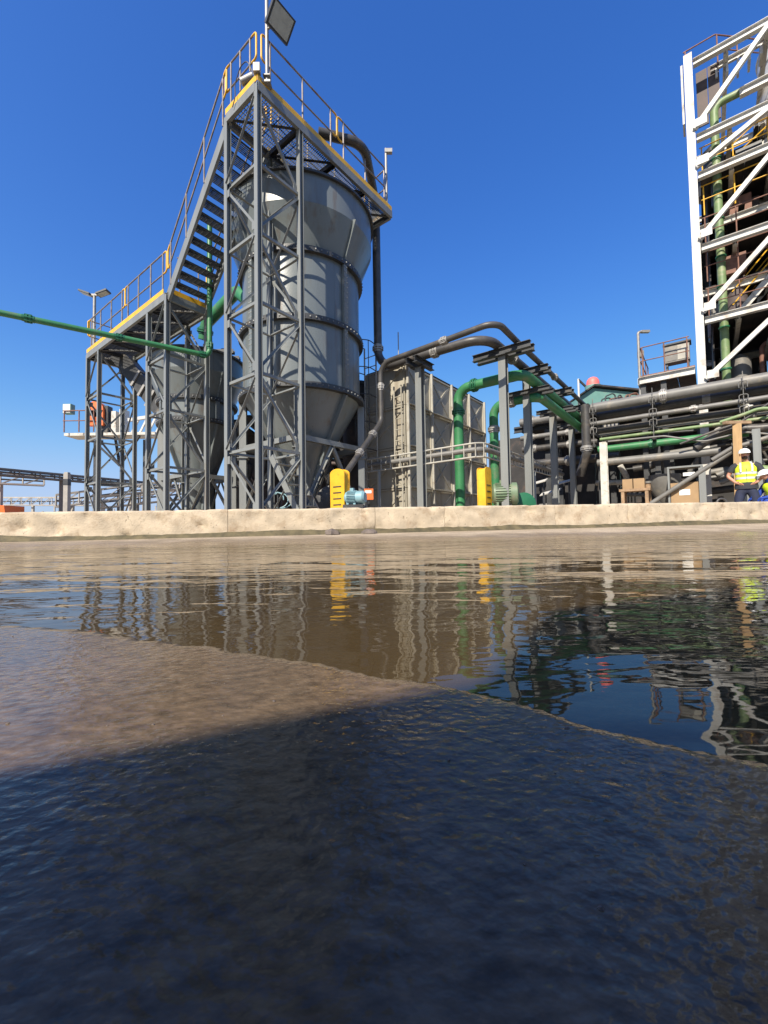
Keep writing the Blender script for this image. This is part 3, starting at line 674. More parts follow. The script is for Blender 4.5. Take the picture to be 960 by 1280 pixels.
# dark tank and caged ladder beside it
dt = thing('black_tank', 'black cylindrical tank squeezed between tall silo and panel tank', 'tank', W(-1.75, 5.0, G0))
cc = W(-1.95, 5.0, 0); lathe(dt, 'tank_shell', cc.x, cc.y, [(.5, G0), (.5, 4.5)], 'cladding_dark', 28)
for z in (1.2, 2.3, 3.4, 4.45): lathe(dt, 'hoop', cc.x, cc.y, [(.5, z), (.53, z), (.53, z+.06), (.5, z+.06)], 'dark_steel', 28)
lathe(dt, 'lid', cc.x, cc.y, [(.55, 4.51), (.3, 4.62), (.01, 4.65)], 'dark_steel', 28)
def ladder(name, label, base, top, side, w, m, cage=False, cat='ladder', out=None):
    t = thing(name, label, cat, base)
    for sg in (-.5, .5): tube(t, 'side_rail', [base+side*w*sg, top+side*w*sg], .022, m, 0, 8)
    k = int((top-base).length/.28)
    for i in range(1, k): q = base.lerp(top, i/k); beam(t, 'rung', q-side*w*.5, q+side*w*.5, ('O', .014, 6), m)
    if cage:
        for z in [2.3+i*.75 for i in range(5)]:
            if z > top.z+.1: continue
            q = base.lerp(top, (z-base.z)/(top.z-base.z)); tube(t, 'cage_hoop', [q+side*w*.5, q+side*w*.62+out*.35, q+out*.68, q-side*w*.62+out*.35, q-side*w*.5], .014, 'dark_steel', .25, 6)
        for a in (-.55, 0, .55):
            o_ = side*w*a*1.1+out*(.64 if a == 0 else .38); tube(t, 'cage_strap', [base.lerp(top, .5)+o_, top+o_], .012, 'dark_steel', 0, 6)
    return t
lbse = W(-1.0, 4.42, G0)
ladder('caged_ladder', 'caged access ladder on the end of the panel tank', lbse, lbse+Z*5.2, SX, .42, 'tank_rib', True, out=-VX)
l2 = W(-.12, 4.5, G0); ladder('ladder', 'narrow plain ladder fixed upright to the sunlit tank end', l2, l2+Z*3.9, SX, .24, 'tank_panel')

# ------------------------------------------------------------------ pipe supports and dark pipes
def support(label, s, v, H, arms, lowH=None, rot=False):
    t = thing('pipe_support', label, 'pipe support', W(s, v, G0), 'grey steel pipe supports')
    beam(t, 'column', W(s, v, G0), W(s, v, H-.16), ('H', .18, .18), 'steel_grey', SX)
    beam(t, 'base_plate', W(s, v, G0), W(s, v, G0+.025), ('box', .34, .34), 'steel_grey', SX)
    ax, bx_ = (VX, SX) if rot else (SX, VX)
    beam(t, 'cap_plate', W(s, v, H-.16), W(s, v, H-.13), ('box', .26, .4), 'dark_steel', ax)
    for sg in (-1, 1):
        o_ = bx_*(.13*sg)
        beam(t, 'cross_arm', W(s, v, H-.065)+o_-ax*arms, W(s, v, H-.065)+o_+ax*arms, ('H', .13, .16), 'dark_steel', bx_)
    if lowH:
        for sg in (-1, 1):
            beam(t, 'lower_arm', W(s, v, lowH-.065)+bx_*(.17*sg)-ax*arms*.75, W(s, v, lowH-.065)+bx_*(.17*sg)+ax*arms*1.05, ('H', .10, .12), 'dark_steel', bx_)
    return t
support('grey steel pipe support standing in front of the panel tank corner', .67, 4.4, 4.42, .42, None, True)
support('nearest grey pipe support, at the bend of the black pipes', 2.6, 5.14, 4.42, .72)
support('second pipe support of the receding row, under the green pipe elbow', 2.6, 6.8, 4.4, .62, 3.84)
support('third pipe support of the receding row', 2.6, 9.19, 4.4, .62, 3.84)
support('farthest pipe support of the receding row', 2.6, 11.48, 4.4, .62, 3.84)
zt_ = 4.42+.13
d0 = W(-.68, 4.38, 0)
pipe_thing('black_pipe', 'thick black pipe from the top walkway down beside the silo and over the supports', [atH(398, 166, 9.5), atH(455, 180, 9.5), Vector((d0.x, d0.y, 9.35)), Vector((d0.x, d0.y, zt_+.02)), W(2.5, 4.42, zt_), W(2.5, 13.5, zt_)], .112, 'rubber', .55, [(2, .88), (3, .57), (4, .18), (4, .6)], 'galv', n=20)
d1 = W(-.30, 4.0, 0); ptop = atY(432, 592, 9.1)
pipe_thing('black_pipe', 'thin black pipe rising from the yellow pump guard and arching over the supports', [ptop+Vector((-.25, .1, -.9)), ptop+Vector((-.15, 0, -.2)), ptop, Vector((d1.x, d1.y, 2.95)), Vector((d1.x, d1.y, 4.5)), W(1.2, 3.98, 4.53), W(2.95, 3.95, 4.58), W(2.98, 5.2, 4.51), W(2.98, 13.5, 4.53)], .07, 'rubber', .33, [(2, .35), (2, .72), (3, .6), (5, .25), (7, .02), (7, .35)], 'galv', n=18)
# big green pipes
z1 = 3.99
pipe_thing('green_pipe', 'big green pipe rising beside the panel tank and bending onto the supports', [W(1.02, 5.8, G0+.05), W(1.02, 5.8, z1), W(2.86, 5.8, z1), W(2.86, 12.2, z1)], .132, 'green', .36, [(0, .06), (0, .83), (1, .27)], 'green_dark', n=22)
pipe_thing('green_pipe', 'second green pipe rising from the green pump to the supports', [W(1.6, 6.85, .7), W(1.6, 6.85, 3.66), W(2.9, 6.85, 3.66), W(2.9, 12.0, 3.62)], .125, 'green', .34, [(0, .08), (0, .76), (1, .42)], 'galv', n=22)

# cable ladder
cl = thing('cable_ladder', 'pale cable ladder rail running past the tank and off behind the supports', 'cable ladder', W(1, 4.3, 1.8))
cpts = [W(-.95, 4.16, 1.86), W(2.15, 4.78, 2.02), W(2.2, 11.6, 2.02)]
for dz in (-.17, .17): tube(cl, 'side_rail', [q+Z*dz for q in cpts], .024, 'tank_rib', .35, 8)
for a, b in zip(cpts[:-1], cpts[1:]):
    k = int((b-a).length/.27)
    for i in range(k): q = a.lerp(b, (i+.5)/k); beam(cl, 'rung', q-Z*.17, q+Z*.17, ('box', .035, .02), 'tank_rib', VX)
for u in (.12, .55, .9): q = cpts[0].lerp(cpts[1], u) if u < .5 else cpts[1].lerp(cpts[2], u); beam(cl, 'prop', Vector((q.x, q.y, G0)), q-Z*.19, ('box', .06, .06), 'steel_grey')
cpx = tube(cl, 'cable_bundle', [q+Z*.02+VX*.05 for q in cpts], .07, 'pipe_grey', .4, 8)

# ------------------------------------------------------------------ pump sets
def motor(t, c, ax, r, L, m):
    up = Z; M = frame(c, c+ax, Z)
    b = MB(); b.lathe([(r*.55, -.04), (r*.98, 0), (r, .03), (r, L), (r*1.08, L), (r*1.08, L+.12), (r*.8, L+.16)], 24, M); o = b.build('motor', t, m, 35)
    q = MB()
    for i in range(28):
        a = 2*PI*i/28; q.box(math.cos(a)*(r+.012), math.sin(a)*(r+.012), L*.5, .03, .006, L*.86, M @ Matrix.Identity(4)) if False else q.bar(M @ Vector((math.cos(a)*(r+.008), math.sin(a)*(r+.008), .04)), M @ Vector((math.cos(a)*(r+.008), math.sin(a)*(r+.008), L-.03)), .03, .008, (M.to_3x3() @ Vector((math.cos(a), math.sin(a), 0))))
    q.build('cooling_fins', o, m, kind='stuff')
    b = MB(); b.box(r*1.02, 0, L*.5, .14, r*.8, L*.3, M); b.build('terminal_box', o, m)
    b = MB()
    for z in (L*.2, L*.8): b.box(-r*1.0, 0, z, r*.5, r*1.5, .05, M)
    b.build('motor_feet', o, m)
def guard(t, c, ax, w, hh, d):
    """belt guard: a rounded slab with a flanged edge, standing on its end"""
    side = ax.cross(Z).normalized(); n = 10; out = []
    for i in range(n+1): a = PI*i/n; out.append((math.cos(a)*w/2, hh-w*.28+math.sin(a)*w*.28))
    out += [(-w/2*.96, 0), (w/2*.96, 0)]
    for nm, gx, th, inset in (('belt_guard', 0, d, 0),):
        v = [c+side*x+Z*z-ax*th/2 for x, z in out]+[c+side*x+Z*z+ax*th/2 for x, z in out]; k = len(out)
        g_ = wput(nm, v, [(i, i+k, (i+1) % k+k, (i+1) % k) for i in range(k)]+[tuple(range(k)), tuple(range(2*k-1, k-1, -1))], t, 'yellow', 40)
    for sg in (-1, 1):
        v = [c+side*x*1.07+Z*(z*1.02)+ax*(sg*d*.5-.012) for x, z in out]+[c+side*x*1.07+Z*(z*1.02)+ax*(sg*d*.5+.012) for x, z in out]
        wput('guard_flange', v, [(i, i+k, (i+1) % k+k, (i+1) % k) for i in range(k)]+[tuple(range(k)), tuple(range(2*k-1, k-1, -1))], g_, 'yellow', 40)
_old_guard = guard
def guard(t, c, ax, w, hh, d):
    _old_guard(t, c, ax, w, hh, d); side = ax.cross(Z).normalized()
    for k in range(4):
        for sg in (-1, 1): q = c+ax*sg*(d*.5+.016)+Z*(hh*(.3+.12*k)); beam(t, 'vent_slot', q-side*w*.3, q+side*w*.3, ('box', .025, .006), 'dark_steel', Z)
    for x in (-.42, .42):
        for z in (.08, .35, .62): q = c+side*w*x+Z*hh*z; beam(t, 'bolt', q-ax*(d*.5+.025), q-ax*(d*.5+.01), ('O', .014, 6), 'dark_steel')
c1 = atY(425, 633, 8.95); c1.z = .34
p1 = thing('pump_set', 'pump set with tall yellow belt guard and pale blue motor', 'pump', Vector((c1.x, c1.y, G0)))
b = MB(); b.box(.12, .15, -.12, 1.3, .9, .24, Matrix.Translation(c1)); b.build('plinth', p1, 'concrete_post')
ax1 = Vector((.93, .36, 0)).normalized()
guard(p1, c1+Vector((.0, .05, 0)), Vector((-.55, -.83, 0)).normalized(), .37, 1.08, .17)
motor(p1, c1+Vector((.16, -.12, .46)), Vector((.95, -.3, 0)).normalized(), .13, .26, 'teal_motor')
b = MB(); b.lathe([(.1, 0), (.36, .02), (.38, .2), (.3, .24), (.12, .27)], 24, Matrix.Translation(c1+Vector((-.2, .45, .4))) @ Matrix.Rotation(PI/2, 4, 'X')); b.build('pump_casing', p1, 'dark_steel', 40)
b = MB(); b.box(.3, -.15, .15, .42, .34, .32, Matrix.Translation(c1)); b.build('motor_stand', p1, 'dark_steel')
b = MB(); b.box(.62, .1, .45, .02, .02, .5, Matrix.Translation(c1)); b.build('sign_post', p1, 'dark_steel')
b = MB(); b.box(.62, .08, .55, .2, .02, .24, Matrix.Translation(c1)); s_ = b.build('warning_sign', p1, 'orange'); b = MB(); b.box(.61, .065, .6, .14, .006, .06, Matrix.Translation(c1)); b.build('sign_print', s_, 'paper')
c2 = atY(606, 630, 10.2); c2.z = .33
p2 = thing('pump_set', 'pump set with narrow yellow guard and green motor behind the kerb', 'pump', Vector((c2.x, c2.y, G0)))
b = MB(); b.box(.35, .2, -.12, 1.6, .9, .24, Matrix.Translation(c2)); b.build('plinth', p2, 'concrete_post')
guard(p2, c2, Vector((.75, -.66, 0)).normalized(), .3, 1.25, .2)
b = MB(); b.box(.5, .1, .15, .6, .5, .3, Matrix.Translation(c2)); b.build('motor_stand', p2, 'green_dark')
motor(p2, c2+Vector((.22, .0, .6)), Vector((.95, -.2, 0)).normalized(), .26, .42, 'green_motor')
b = MB(); b.lathe([(.1, 0), (.3, .02), (.3, .2), (.12, .24)], 24, Matrix.Translation(c2+Vector((1.0, .3, .35))) @ Matrix.Rotation(PI/2, 4, 'X')); b.build('pump_casing', p2, 'green_dark', 40)

# ------------------------------------------------------------------ process pipe rack on the right
rk = thing('pipe_rack', 'rusty steel pipe rack frame carrying the bundle of long pipes', 'pipe rack', W(6, 11.3, G0))
def rackpipe(label, xa, ya, xb, yb, v, r, m, s0=3.35, s1=9.6, fl=(), fm='galv', name='rack_pipe'):
    z = (atV(xa, ya, v).z+atV(xb, yb, v).z)/2
    t = thing(name, label, 'pipe', W(s0, v, z), 'long pipes on the rack'); tube(t, 'pipe_run', [W(s0, v, z), W(s1, v, z)], r, m, 0, 16)
    for u in fl: flange(t, W(s0+(s1-s0)*u, v, z), SX, r, fm)
    return z
zA = rackpipe('topmost thick grey pipe of the rack on the right', 746, 509, 955, 474, 11.1, .17, 'pipe_grey', fl=(.33, .74))
rackpipe('dark pipe just below and behind the topmost rack pipe', 751, 519, 922, 493, 11.55, .15, 'rubber', fl=(.5,))
rackpipe('slim pale grey pipe in the middle of the rack', 749, 529, 949, 498, 10.95, .075, 'pipe_grey', fl=(.45, .8))
rackpipe('dark pipe under the slim pale pipe of the rack', 754, 538, 925, 513, 11.3, .095, 'rubber')
rackpipe('slim pale green pipe below the white beam of the rack', 762, 548.5, 863, 534, 11.0, .05, 'green_pale', s0=3.6)
rackpipe('bright green pipe low in the rack', 756, 562, 917, 542, 11.2, .115, 'green', s0=3.5, s1=7.4, fl=(.4,), fm='green_dark')
rackpipe('lowest thick grey pipe of the rack with an open end', 756, 578, 905, 563, 11.0, .12, 'pipe_grey', s0=3.5, s1=6.75)
zb_ = (atV(754, 542, 11.5).z+atV(863, 527, 11.5).z)/2
beam(rk, 'white_beam', W(3.3, 11.5, zb_), W(9.6, 11.5, zb_), ('C', .09, .16), 'white_paint', -VX)
a_ = atV(819, 626, 10.55); b_ = atV(917, 563, 10.55)
t = thing('strut_pipe', 'grey pipe leaning diagonally against the rack from the ground', 'pipe', Vector((a_.x, a_.y, G0))); tube(t, 'pipe_run', [a_+(a_-b_)*.06, b_], .065, 'pipe_grey'); b = MB(); b.box(0, 0, .05, .3, .3, .1, Matrix.Translation(Vector((a_.x-.1, a_.y, G0)))); b.build('foot_block', t, 'concrete_post')
wp = atV(754, 553, 10.75); tpz = wp.z; sW, _ = sv(wp)
beam(rk, 'post', W(sW, 10.75, G0), W(sW, 10.75, tpz), ('H', .2, .2), 'dirty_white', SX)
for s_ in (3.45, 5.15, 7.3, 9.3):
    beam(rk, 'post', W(s_, 11.85, G0), W(s_, 11.85, zA+.3), ('H', .16, .16), 'steel_grey' if s_ > 5.5 else 'dark_steel', SX)
    for z in (zA-.24, zA-.62, zA-.95, zA-1.35):
        beam(rk, 'cross_arm', W(s_, 10.78, z), W(s_, 11.76, z), ('H', .1, .1), 'dark_steel', Z)
    tube(rk, 'hanger_rod', [W(s_, 10.8, zA-1.4), W(s_, 10.8, zA+.25)], .012, 'pipe_grey', 0, 6)
    for z in (zA-.24, zA-.62, zA-.95): tube(rk, 'pipe_clamp', [W(s_-.09, 10.78, z+.02), W(s_-.1, 10.78, z+.2), W(s_+.1, 10.78, z+.2), W(s_+.09, 10.78, z+.02)], .012, 'pipe_grey', .05, 6)
tube(rk, 'drop_pipe', [W(3.2, 10.9, zA+.1), W(3.2, 10.9, 2.6), W(2.9, 11.2, 1.9)], .15, 'rubber', .3)
flange(rk, W(3.2, 10.9, 2.75), Z, .15)
wd0, wd1 = atV(924, 640, 10.35), atV(921, 530, 10.35)
t = thing('wooden_post', 'tall raw timber post behind the standing worker', 'post', Vector((wd0.x, wd0.y, G0))); beam(t, 'timber', Vector((wd0.x, wd0.y, G0)), wd1, ('box', .19, .15), 'wood', SX)
b = MB(); b.box(0, 0, .04, .7, .12, .08, Matrix.Translation(wd1)); b.build('top_bearer', t, 'wood_old')
for nm, y0 in (('steel_stanchion', 878), ('steel_stanchion', 948)):
    q = atV(y0, 600, 10.6 if y0 < 900 else 10.1); t = thing(nm, 'short grey steel stanchion left of the worker' if y0 < 900 else 'grey steel stanchion behind the crouching worker', 'post', Vector((q.x, q.y, G0)))
    beam(t, 'column', Vector((q.x, q.y, G0)), Vector((q.x, q.y, 1.75 if y0 < 900 else 2.6)), ('H', .16, .16), 'steel_grey', SX); beam(t, 'base_plate', Vector((q.x, q.y, G0)), Vector((q.x, q.y, G0+.02)), ('box', .3, .3), 'steel_grey', SX)
# slack hoses hung along the rack
hoses = [((760, 552), (830, 545), (880, 552), (930, 540), (990, 545), 10.7, .028, 'pipe_grey', 'thin grey hose slung along the rack above the green pipe'),
 ((850, 555), (890, 540), (925, 528), (960, 505), (1000, 480), 10.65, .035, 'rubber', 'black hose climbing to the right across the rack'),
 ((890, 575), (915, 560), (940, 553), (965, 545), (1000, 520), 10.5, .06, 'pipe_grey', 'grey hose rising behind the worker'),
 ((870, 560), (905, 537), (950, 535), (975, 533), (1000, 530), 10.9, .12, 'rubber', 'fat black hose sagging at the right of the rack'),
 ((900, 528), (930, 518), (950, 510), (975, 512), (1000, 508), 10.6, .05, 'green_pale', 'pale green hose at the right of the rack')]
for *pp, v_, r_, m_, lab in hoses:
    q = [atV(x, y, v_) for x, y in pp]; t = thing('hose', lab, 'hose', q[0]); tube(t, 'hose_run', q, r_, m_, .5, 10)
# valves and flanges crowding the right end of the rack
random.seed(5)
for i in range(34):
    s_ = random.uniform(6.6, 9.3); v_ = random.uniform(10.9, 12.2); z_ = random.uniform(zA-1.9, zA-.1)
    if i % 3 == 0: tube(rk, 'branch_pipe', [W(s_, v_, z_), W(s_+random.uniform(.2, .6), v_, z_+random.uniform(-.1, .3)), W(s_+.6, v_+.3, z_+random.uniform(-.6, .5))], random.uniform(.04, .11), random.choice(['rubber', 'dark_steel', 'pipe_grey']), .15)
    elif i % 3 == 1: b = MB(); b.lathe([(.05, -.12), (.13, -.1), (.13, -.06), (.07, -.04), (.07, .04), (.13, .06), (.13, .1), (.05, .12)], 14, frame(W(s_, v_, z_), W(s_, v_, z_)+Vector((random.uniform(-1, 1), random.uniform(-1, 1), random.uniform(-.3, 1))))); b.build('valve', rk, random.choice(['dark_steel', 'pipe_grey', 'blue_paint', 'dirty_white']), 40)
    else: b = MB(); b.box(0, 0, 0, random.uniform(.1, .4), random.uniform(.1, .3), random.uniform(.05, .3), Matrix.Translation(W(s_, v_, z_))); b.build('bracket', rk, random.choice(['dark_steel', 'wood_old', 'dirty_white', 'dark_steel']))
# pipes farther back between tank and rack
for i, (xa, ya, xb, yb, v_, r_, m_, lab) in enumerate([
    (625, 533, 695, 520, 13.0, .17, 'pipe_grey', 'thick grey pipe behind the pipe supports, highest of those'),
    (625, 552, 695, 545, 13.0, .10, 'pipe_grey', 'pale pipe behind the pipe supports, second from top'),
    (625, 566, 695, 561, 13.2, .13, 'rubber', 'dark pipe behind the pipe supports, third from top'),
    (625, 584, 695, 580, 12.9, .16, 'rubber', 'thick dark pipe low behind the pipe supports')]):
    z = atV(xa, ya, v_).z; t = thing('rear_pipe', lab, 'pipe', W(.2, v_, z)); tube(t, 'pipe_run', [W(.2, v_, z), W(3.9, v_, z-.05)], r_, m_, 0, 14); flange(t, W(2.1, v_, z-.025), SX, r_); flange(t, W(.7, v_, z-.01), SX, r_)
    for s_ in (.5, 3.3): beam(t, 'pipe_stand', W(s_, v_+.25, G0), W(s_, v_+.25, z+.05), ('box', .08, .08), 'dark_steel'); beam(t, 'stand_arm', W(s_, v_+.25, z-r_-.03), W(s_, v_-.2, z-r_-.03), ('box', .06, .06), 'dark_steel')

# ------------------------------------------------------------------ dark backdrop added behind the rack, decked over for shade
bd = thing('rack_backdrop', 'dark steel backdrop building added behind the pipe rack, with low deck for shade', 'building', W(4, 16, G0))
for i in range(15):
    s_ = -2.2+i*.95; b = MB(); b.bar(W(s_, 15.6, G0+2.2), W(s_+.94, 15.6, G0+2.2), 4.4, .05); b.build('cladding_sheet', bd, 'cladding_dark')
for s_ in (-2.1, 1.2, 3.3, 6.3, 9.3):
    for v_ in (13.4, 15.2): beam(bd, 'column', W(s_, v_, G0), W(s_, v_, 4.35), ('H', .2, .2), 'dark_steel', SX)
for i in range(7):
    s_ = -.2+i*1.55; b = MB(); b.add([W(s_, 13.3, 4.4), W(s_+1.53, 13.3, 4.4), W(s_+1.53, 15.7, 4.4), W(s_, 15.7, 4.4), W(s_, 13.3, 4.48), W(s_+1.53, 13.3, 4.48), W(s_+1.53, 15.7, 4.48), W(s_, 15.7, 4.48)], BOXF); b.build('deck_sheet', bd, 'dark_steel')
beam(bd, 'deck_edge_beam', W(-.2, 13.27, 4.3), W(10.6, 13.27, 4.3), ('C', .1, .2), 'dark_steel', -VX)
for i in range(26):
    s_ = random.uniform(-.5, 9); v_ = random.uniform(13.5, 15.3); z_ = random.uniform(.8, 3.9)
    tube(bd, 'pipework', [W(s_, v_, z_), W(s_+random.uniform(.5, 1.6), v_, z_+random.uniform(-.2, .2)), W(s_+random.uniform(.5, 1.6), v_+random.uniform(-.4, .4), max(.3, z_+random.uniform(-1.5, 1)))], random.uniform(.04, .14), random.choice(['rubber', 'dark_steel', 'pipe_grey', 'galv', 'green_pale', 'dirty_white']), .2, 10)

# store of odds and ends under the rack
def at_ground(x, v): q = atV(x, 630, v); return Vector((q.x, q.y, G0))
q = at_ground(795, 11.0); t = thing('timber_rack', 'small timber rack holding old boxes under the pipes', 'shelf', q); Mq = Matrix.Translation(q) @ Mend
for x in (-.33, .33):
    for y in (-.2, .2): b = MB(); b.box(x, y, .55, .09, .09, 1.1, Mq); b.build('leg', t, 'wood_old')
for z in (.55, 1.14): b = MB(); b.box(0, 0, z, .86, .52, .08, Mq); b.build('shelf_board', t, 'wood_old')
for i, (dx, w_) in enumerate(((-.2, .28), (.12, .3))):
    q2 = q+SX*dx+Z*1.18; b = MB(); b.box(0, 0, .16, w_, .3, .32, Matrix.Translation(q2) @ Mend); o = tag(b.build('carton', None, 'cardboard'), 'crumpled brown carton on the timber rack, ' + ('left one' if i == 0 else 'right one'), 'box', 'cartons on the timber rack')
q = at_ground(858, 10.9); t = thing('cabinet', 'open brown crate cabinet with a white paper label beneath the pipes', 'cabinet', q); Mq = Matrix.Translation(q) @ Mend
b = MB(); b.box(0, 0, .63, .72, .5, 1.26, Mq); b.build('crate_body', t, 'cardboard')
b = MB(); b.box(-.02, -.256, .97, .26, .008, .17, Mq); b.build('paper_label', t, 'paper')
b = MB(); b.box(-.4, 0, .85, .05, .55, 1.7, Mq); b.box(.4, 0, .85, .05, .55, 1.7, Mq); b.box(0, 0, 1.73, .86, .55, .05, Mq); b.build('steel_frame', t, 'steel_grey')
b = MB(); b.box(.1, -.26, 1.5, .28, .02, .1, Mq); b.build('paper_tag', t, 'paper')
q = at_ground(765, 10.9); t = thing('blue_box', 'upright blue steel box next to the white post', 'box', q); Mq = Matrix.Translation(q) @ Mend
b = MB(); b.box(0, 0, .3, .16, .2, .6, Mq); b.build('box_body', t, 'blue_paint'); b = MB(); b.box(0, 0, .62, .19, .23, .03, Mq); b.build('lid', t, 'blue_paint')
q = at_ground(811, 11.2); t = thing('rusty_post', 'stub of rusty pipe post beside the timber rack', 'post', q); tube(t, 'pipe_run', [q, q+Z*1.35], .08, 'wood_old'); tube(t, 'cap', [q+Z*1.35, q+Z*1.42], .11, 'pipe_grey')
q = at_ground(832, 11.9); t = thing('hopper_tank', 'small grey cone-bottomed tank in the dark under the pipes', 'tank', q)
lathe(t, 'hopper_body', q.x, q.y, [(.08, .7), (.45, 1.3), (.45, 1.75)], 'pipe_grey', 20)
for k in range(3): a = k*2.1+.3; tube(t, 'leg', [q+Vector((math.cos(a)*.4, math.sin(a)*.4, 0)), q+Vector((math.cos(a)*.42, math.sin(a)*.42, 1.4))], .03, 'dark_steel')
q = at_ground(652, 10.0); q = W(2.0, 8.0, G0)
for i, (px, v_, hh, lab) in enumerate(((655, 8.6, .95, 'orange upright machine guard behind the nearest pipe supports'), (690, 10.2, .75, 'rust-red small cabinet between the rear pipe supports'))):
    q = at_ground(px, v_); t = thing('machine_guard', lab, 'guard', q); Mq = Matrix.Translation(q) @ Mend
    v = [(-.24, -.15, 0), (.24, -.15, 0), (.24, .15, 0), (-.24, .15, 0), (-.14, -.12, hh), (.1, -.12, hh), (.1, .12, hh), (-.14, .12, hh)]
    b = MB(); b.add([Mq @ Vector(x) for x in v], BOXF); b.build('guard_body', t, 'orange'); b = MB(); b.box(0, 0, .04, .56, .38, .08, Mq); b.build('guard_base', t, 'dark_steel')
# pale bags / scrap sheets on the ground behind supports
for i, (px, py, v_) in enumerate(((672, 603, 11.8), (703, 603, 12.0), (688, 615, 11.0))):
    q = atV(px, py, v_); t = thing('scrap_sheet', ['pale scrap sheet lying highest behind the supports', 'pale scrap sheet left against the dark pipes', 'lowest pale scrap sheet near the kerb'][i], 'scrap', Vector((q.x, q.y, G0)))
    b = MB(); b.box(0, 0, 0, .7, .35, .03, Matrix.Translation(q) @ Mend @ Matrix.Rotation(.35, 4, 'X') @ Matrix.Rotation(-.2, 4, 'Y')); b.build('sheet', t, 'dirty_white')
    for dx in (-.25, .25): beam(t, 'trestle_leg', Vector((q.x+dx, q.y, G0)), Vector((q.x+dx, q.y, q.z-.02)), ('box', .05, .05), 'dark_steel')

# ------------------------------------------------------------------ white steel process tower
wt = thing('process_tower', 'tall white steel framed process tower full of dark plant', 'tower', W(6.4, 12.63, G0))
ws, wv = 6.4, 12.63; s1w, v1w = 11.4, 17.4
LV = [15.78, 13.15, 11.84, 9.38, 6.93]
for s_, v_ in ((ws, wv), (s1w, wv), (ws, v1w), (s1w, v1w), (ws+2.5, v1w)):
    beam(wt, 'column', W(s_, v_, G0), W(s_, v_, 16.0), ('H', .23, .23), 'white_paint', SX)
for z in LV:
    beam(wt, 'front_beam', W(ws+.14, wv, z-.13), W(s1w-.14, wv, z-.13), ('H', .17, .22), 'white_paint', VX)
    beam(wt, 'rear_beam', W(ws+.14, v1w, z-.13), W(s1w-.14, v1w, z-.13), ('H', .17, .22), 'white_paint', VX)
    for s_ in (ws, s1w): beam(wt, 'side_beam', W(s_, wv+.14, z-.13), W(s_, v1w-.14, z-.13), ('H', .17, .22), 'white_paint', SX)
    for i in range(1, 5): s_ = ws+i; beam(wt, 'floor_joist', W(s_, wv+.12, z-.2), W(s_, v1w-.12, z-.2), ('H', .12, .2), 'dirty_white', SX)
LVb = LV+[4.7]
for i, z in enumerate(LVb[:-1]):
    lo = LVb[i+1]; run = 1.75 if i != 1 else 1.75
    a, b = W(ws+.1, wv-.14, lo+.12), W(ws+2.1, wv-.14, z-.25)
    if i < 5: beam(wt, 'brace', a, b, ('box', .135, .135), 'white_paint', VX)
    pl = MB(); pl.box(0, 0, 0, .3, .015, .26, Matrix.Translation(W(ws+.28, wv-.235, lo+.24)) @ Mend); pl.build('gusset_plate', wt, 'white_paint')
    c_, d_ = W(ws+2.1, wv-.14, z-.25), W(ws+4.3, wv-.14, lo+.12); beam(wt, 'brace', c_, d_, ('box', .135, .135), 'white_paint', VX)
for z, sA, vA in ((13.15, ws+.6, wv+1.6), (11.84, ws+.2, wv+.3), (9.38, ws+.3, wv+.4), (6.93, ws+.3, wv+.3), (8.2, ws+.2, wv+.8), (10.5, ws+.9, wv+1.2)):
    k = 4
    for i in range(k):
        a = sA+(s1w-.2-sA)*i/k; c_ = sA+(s1w-.2-sA)*(i+1)/k-.01; b = MB(); b.add([W(a, vA, z+.01), W(c_, vA, z+.01), W(c_, v1w-.2, z+.01), W(a, v1w-.2, z+.01), W(a, vA, z+.06), W(c_, vA, z+.06), W(c_, v1w-.2, z+.06), W(a, v1w-.2, z+.06)], BOXF); b.build('floor_plate', wt, 'cladding_dark')
for z in (8.2, 10.5): beam(wt, 'mid_floor_beam', W(ws+.12, wv+.9, z-.1), W(s1w, wv+.9, z-.1), ('C', .1, .22), 'dirty_white', -VX)
# dark sheets added for interior darkness, and the hanging brown panel at the top
for i in range(5): b = MB(); s_ = ws+.05+i; b.bar(W(s_, v1w+.2, 6.6), W(s_+.98, v1w+.2, 6.6), 12.7, .05); b.build('rear_sheet', wt, 'cladding_dark')
for i in range(5): b = MB(); v_ = wv+1.0+i*.76; b.bar(W(ws+.35, v_, 8.4), W(ws+.35, v_+.74, 8.4), 6.6, .04); b.build('side_sheet', wt, 'cladding_dark')
for i in range(4): b = MB(); b.bar(W(ws+1.9+i*.8, wv+2.6, 14.2), W(ws+2.68+i*.8, wv+2.6, 14.2), 1.9, .05); b.build('upper_sheet', wt, 'cladding_dark')
for i in range(2): b = MB(); b.bar(W(ws+.2+i*.32, wv+.55, 14.75), W(ws+.5+i*.32, wv+.55, 14.75), 1.95, .05); b.build('hanging_panel', wt, 'brown_panel')
b = MB(); b.bar(W(ws-.18, wv+.15, 14.9), W(ws-.18, wv+.75, 14.9), 2.1, .06); b.build('side_panel', wt, 'dirty_white')
for i in range(9): b = MB(); b.box(0, 0, 0, .06, .5, .3, Matrix.Translation(W(ws+.75+i*.28, wv+.7, 15.3)) @ Mend); b.build('louvre_bracket', wt, 'white_paint')
beam(wt, 'louvre_beam', W(ws+.6, wv+.5, 15.55), W(s1w, wv+.5, 15.55), ('C', .1, .2), 'white_paint', -VX)
beam(wt, 'upper_ledge', W(ws+1.3, wv+.4, 14.15), W(s1w, wv+.4, 14.15), ('H', .2, .25), 'white_paint', VX)
railing(wt, [W(ws-.12, wv+.3, 15.5), W(ws+.75, wv+.3, 15.5), W(ws+1.9, wv+1.4, 15.5), W(ws+4.5, wv+1.4, 15.5)], 1.0, .8, 'rust_rail', .022, yellow_ends=False)
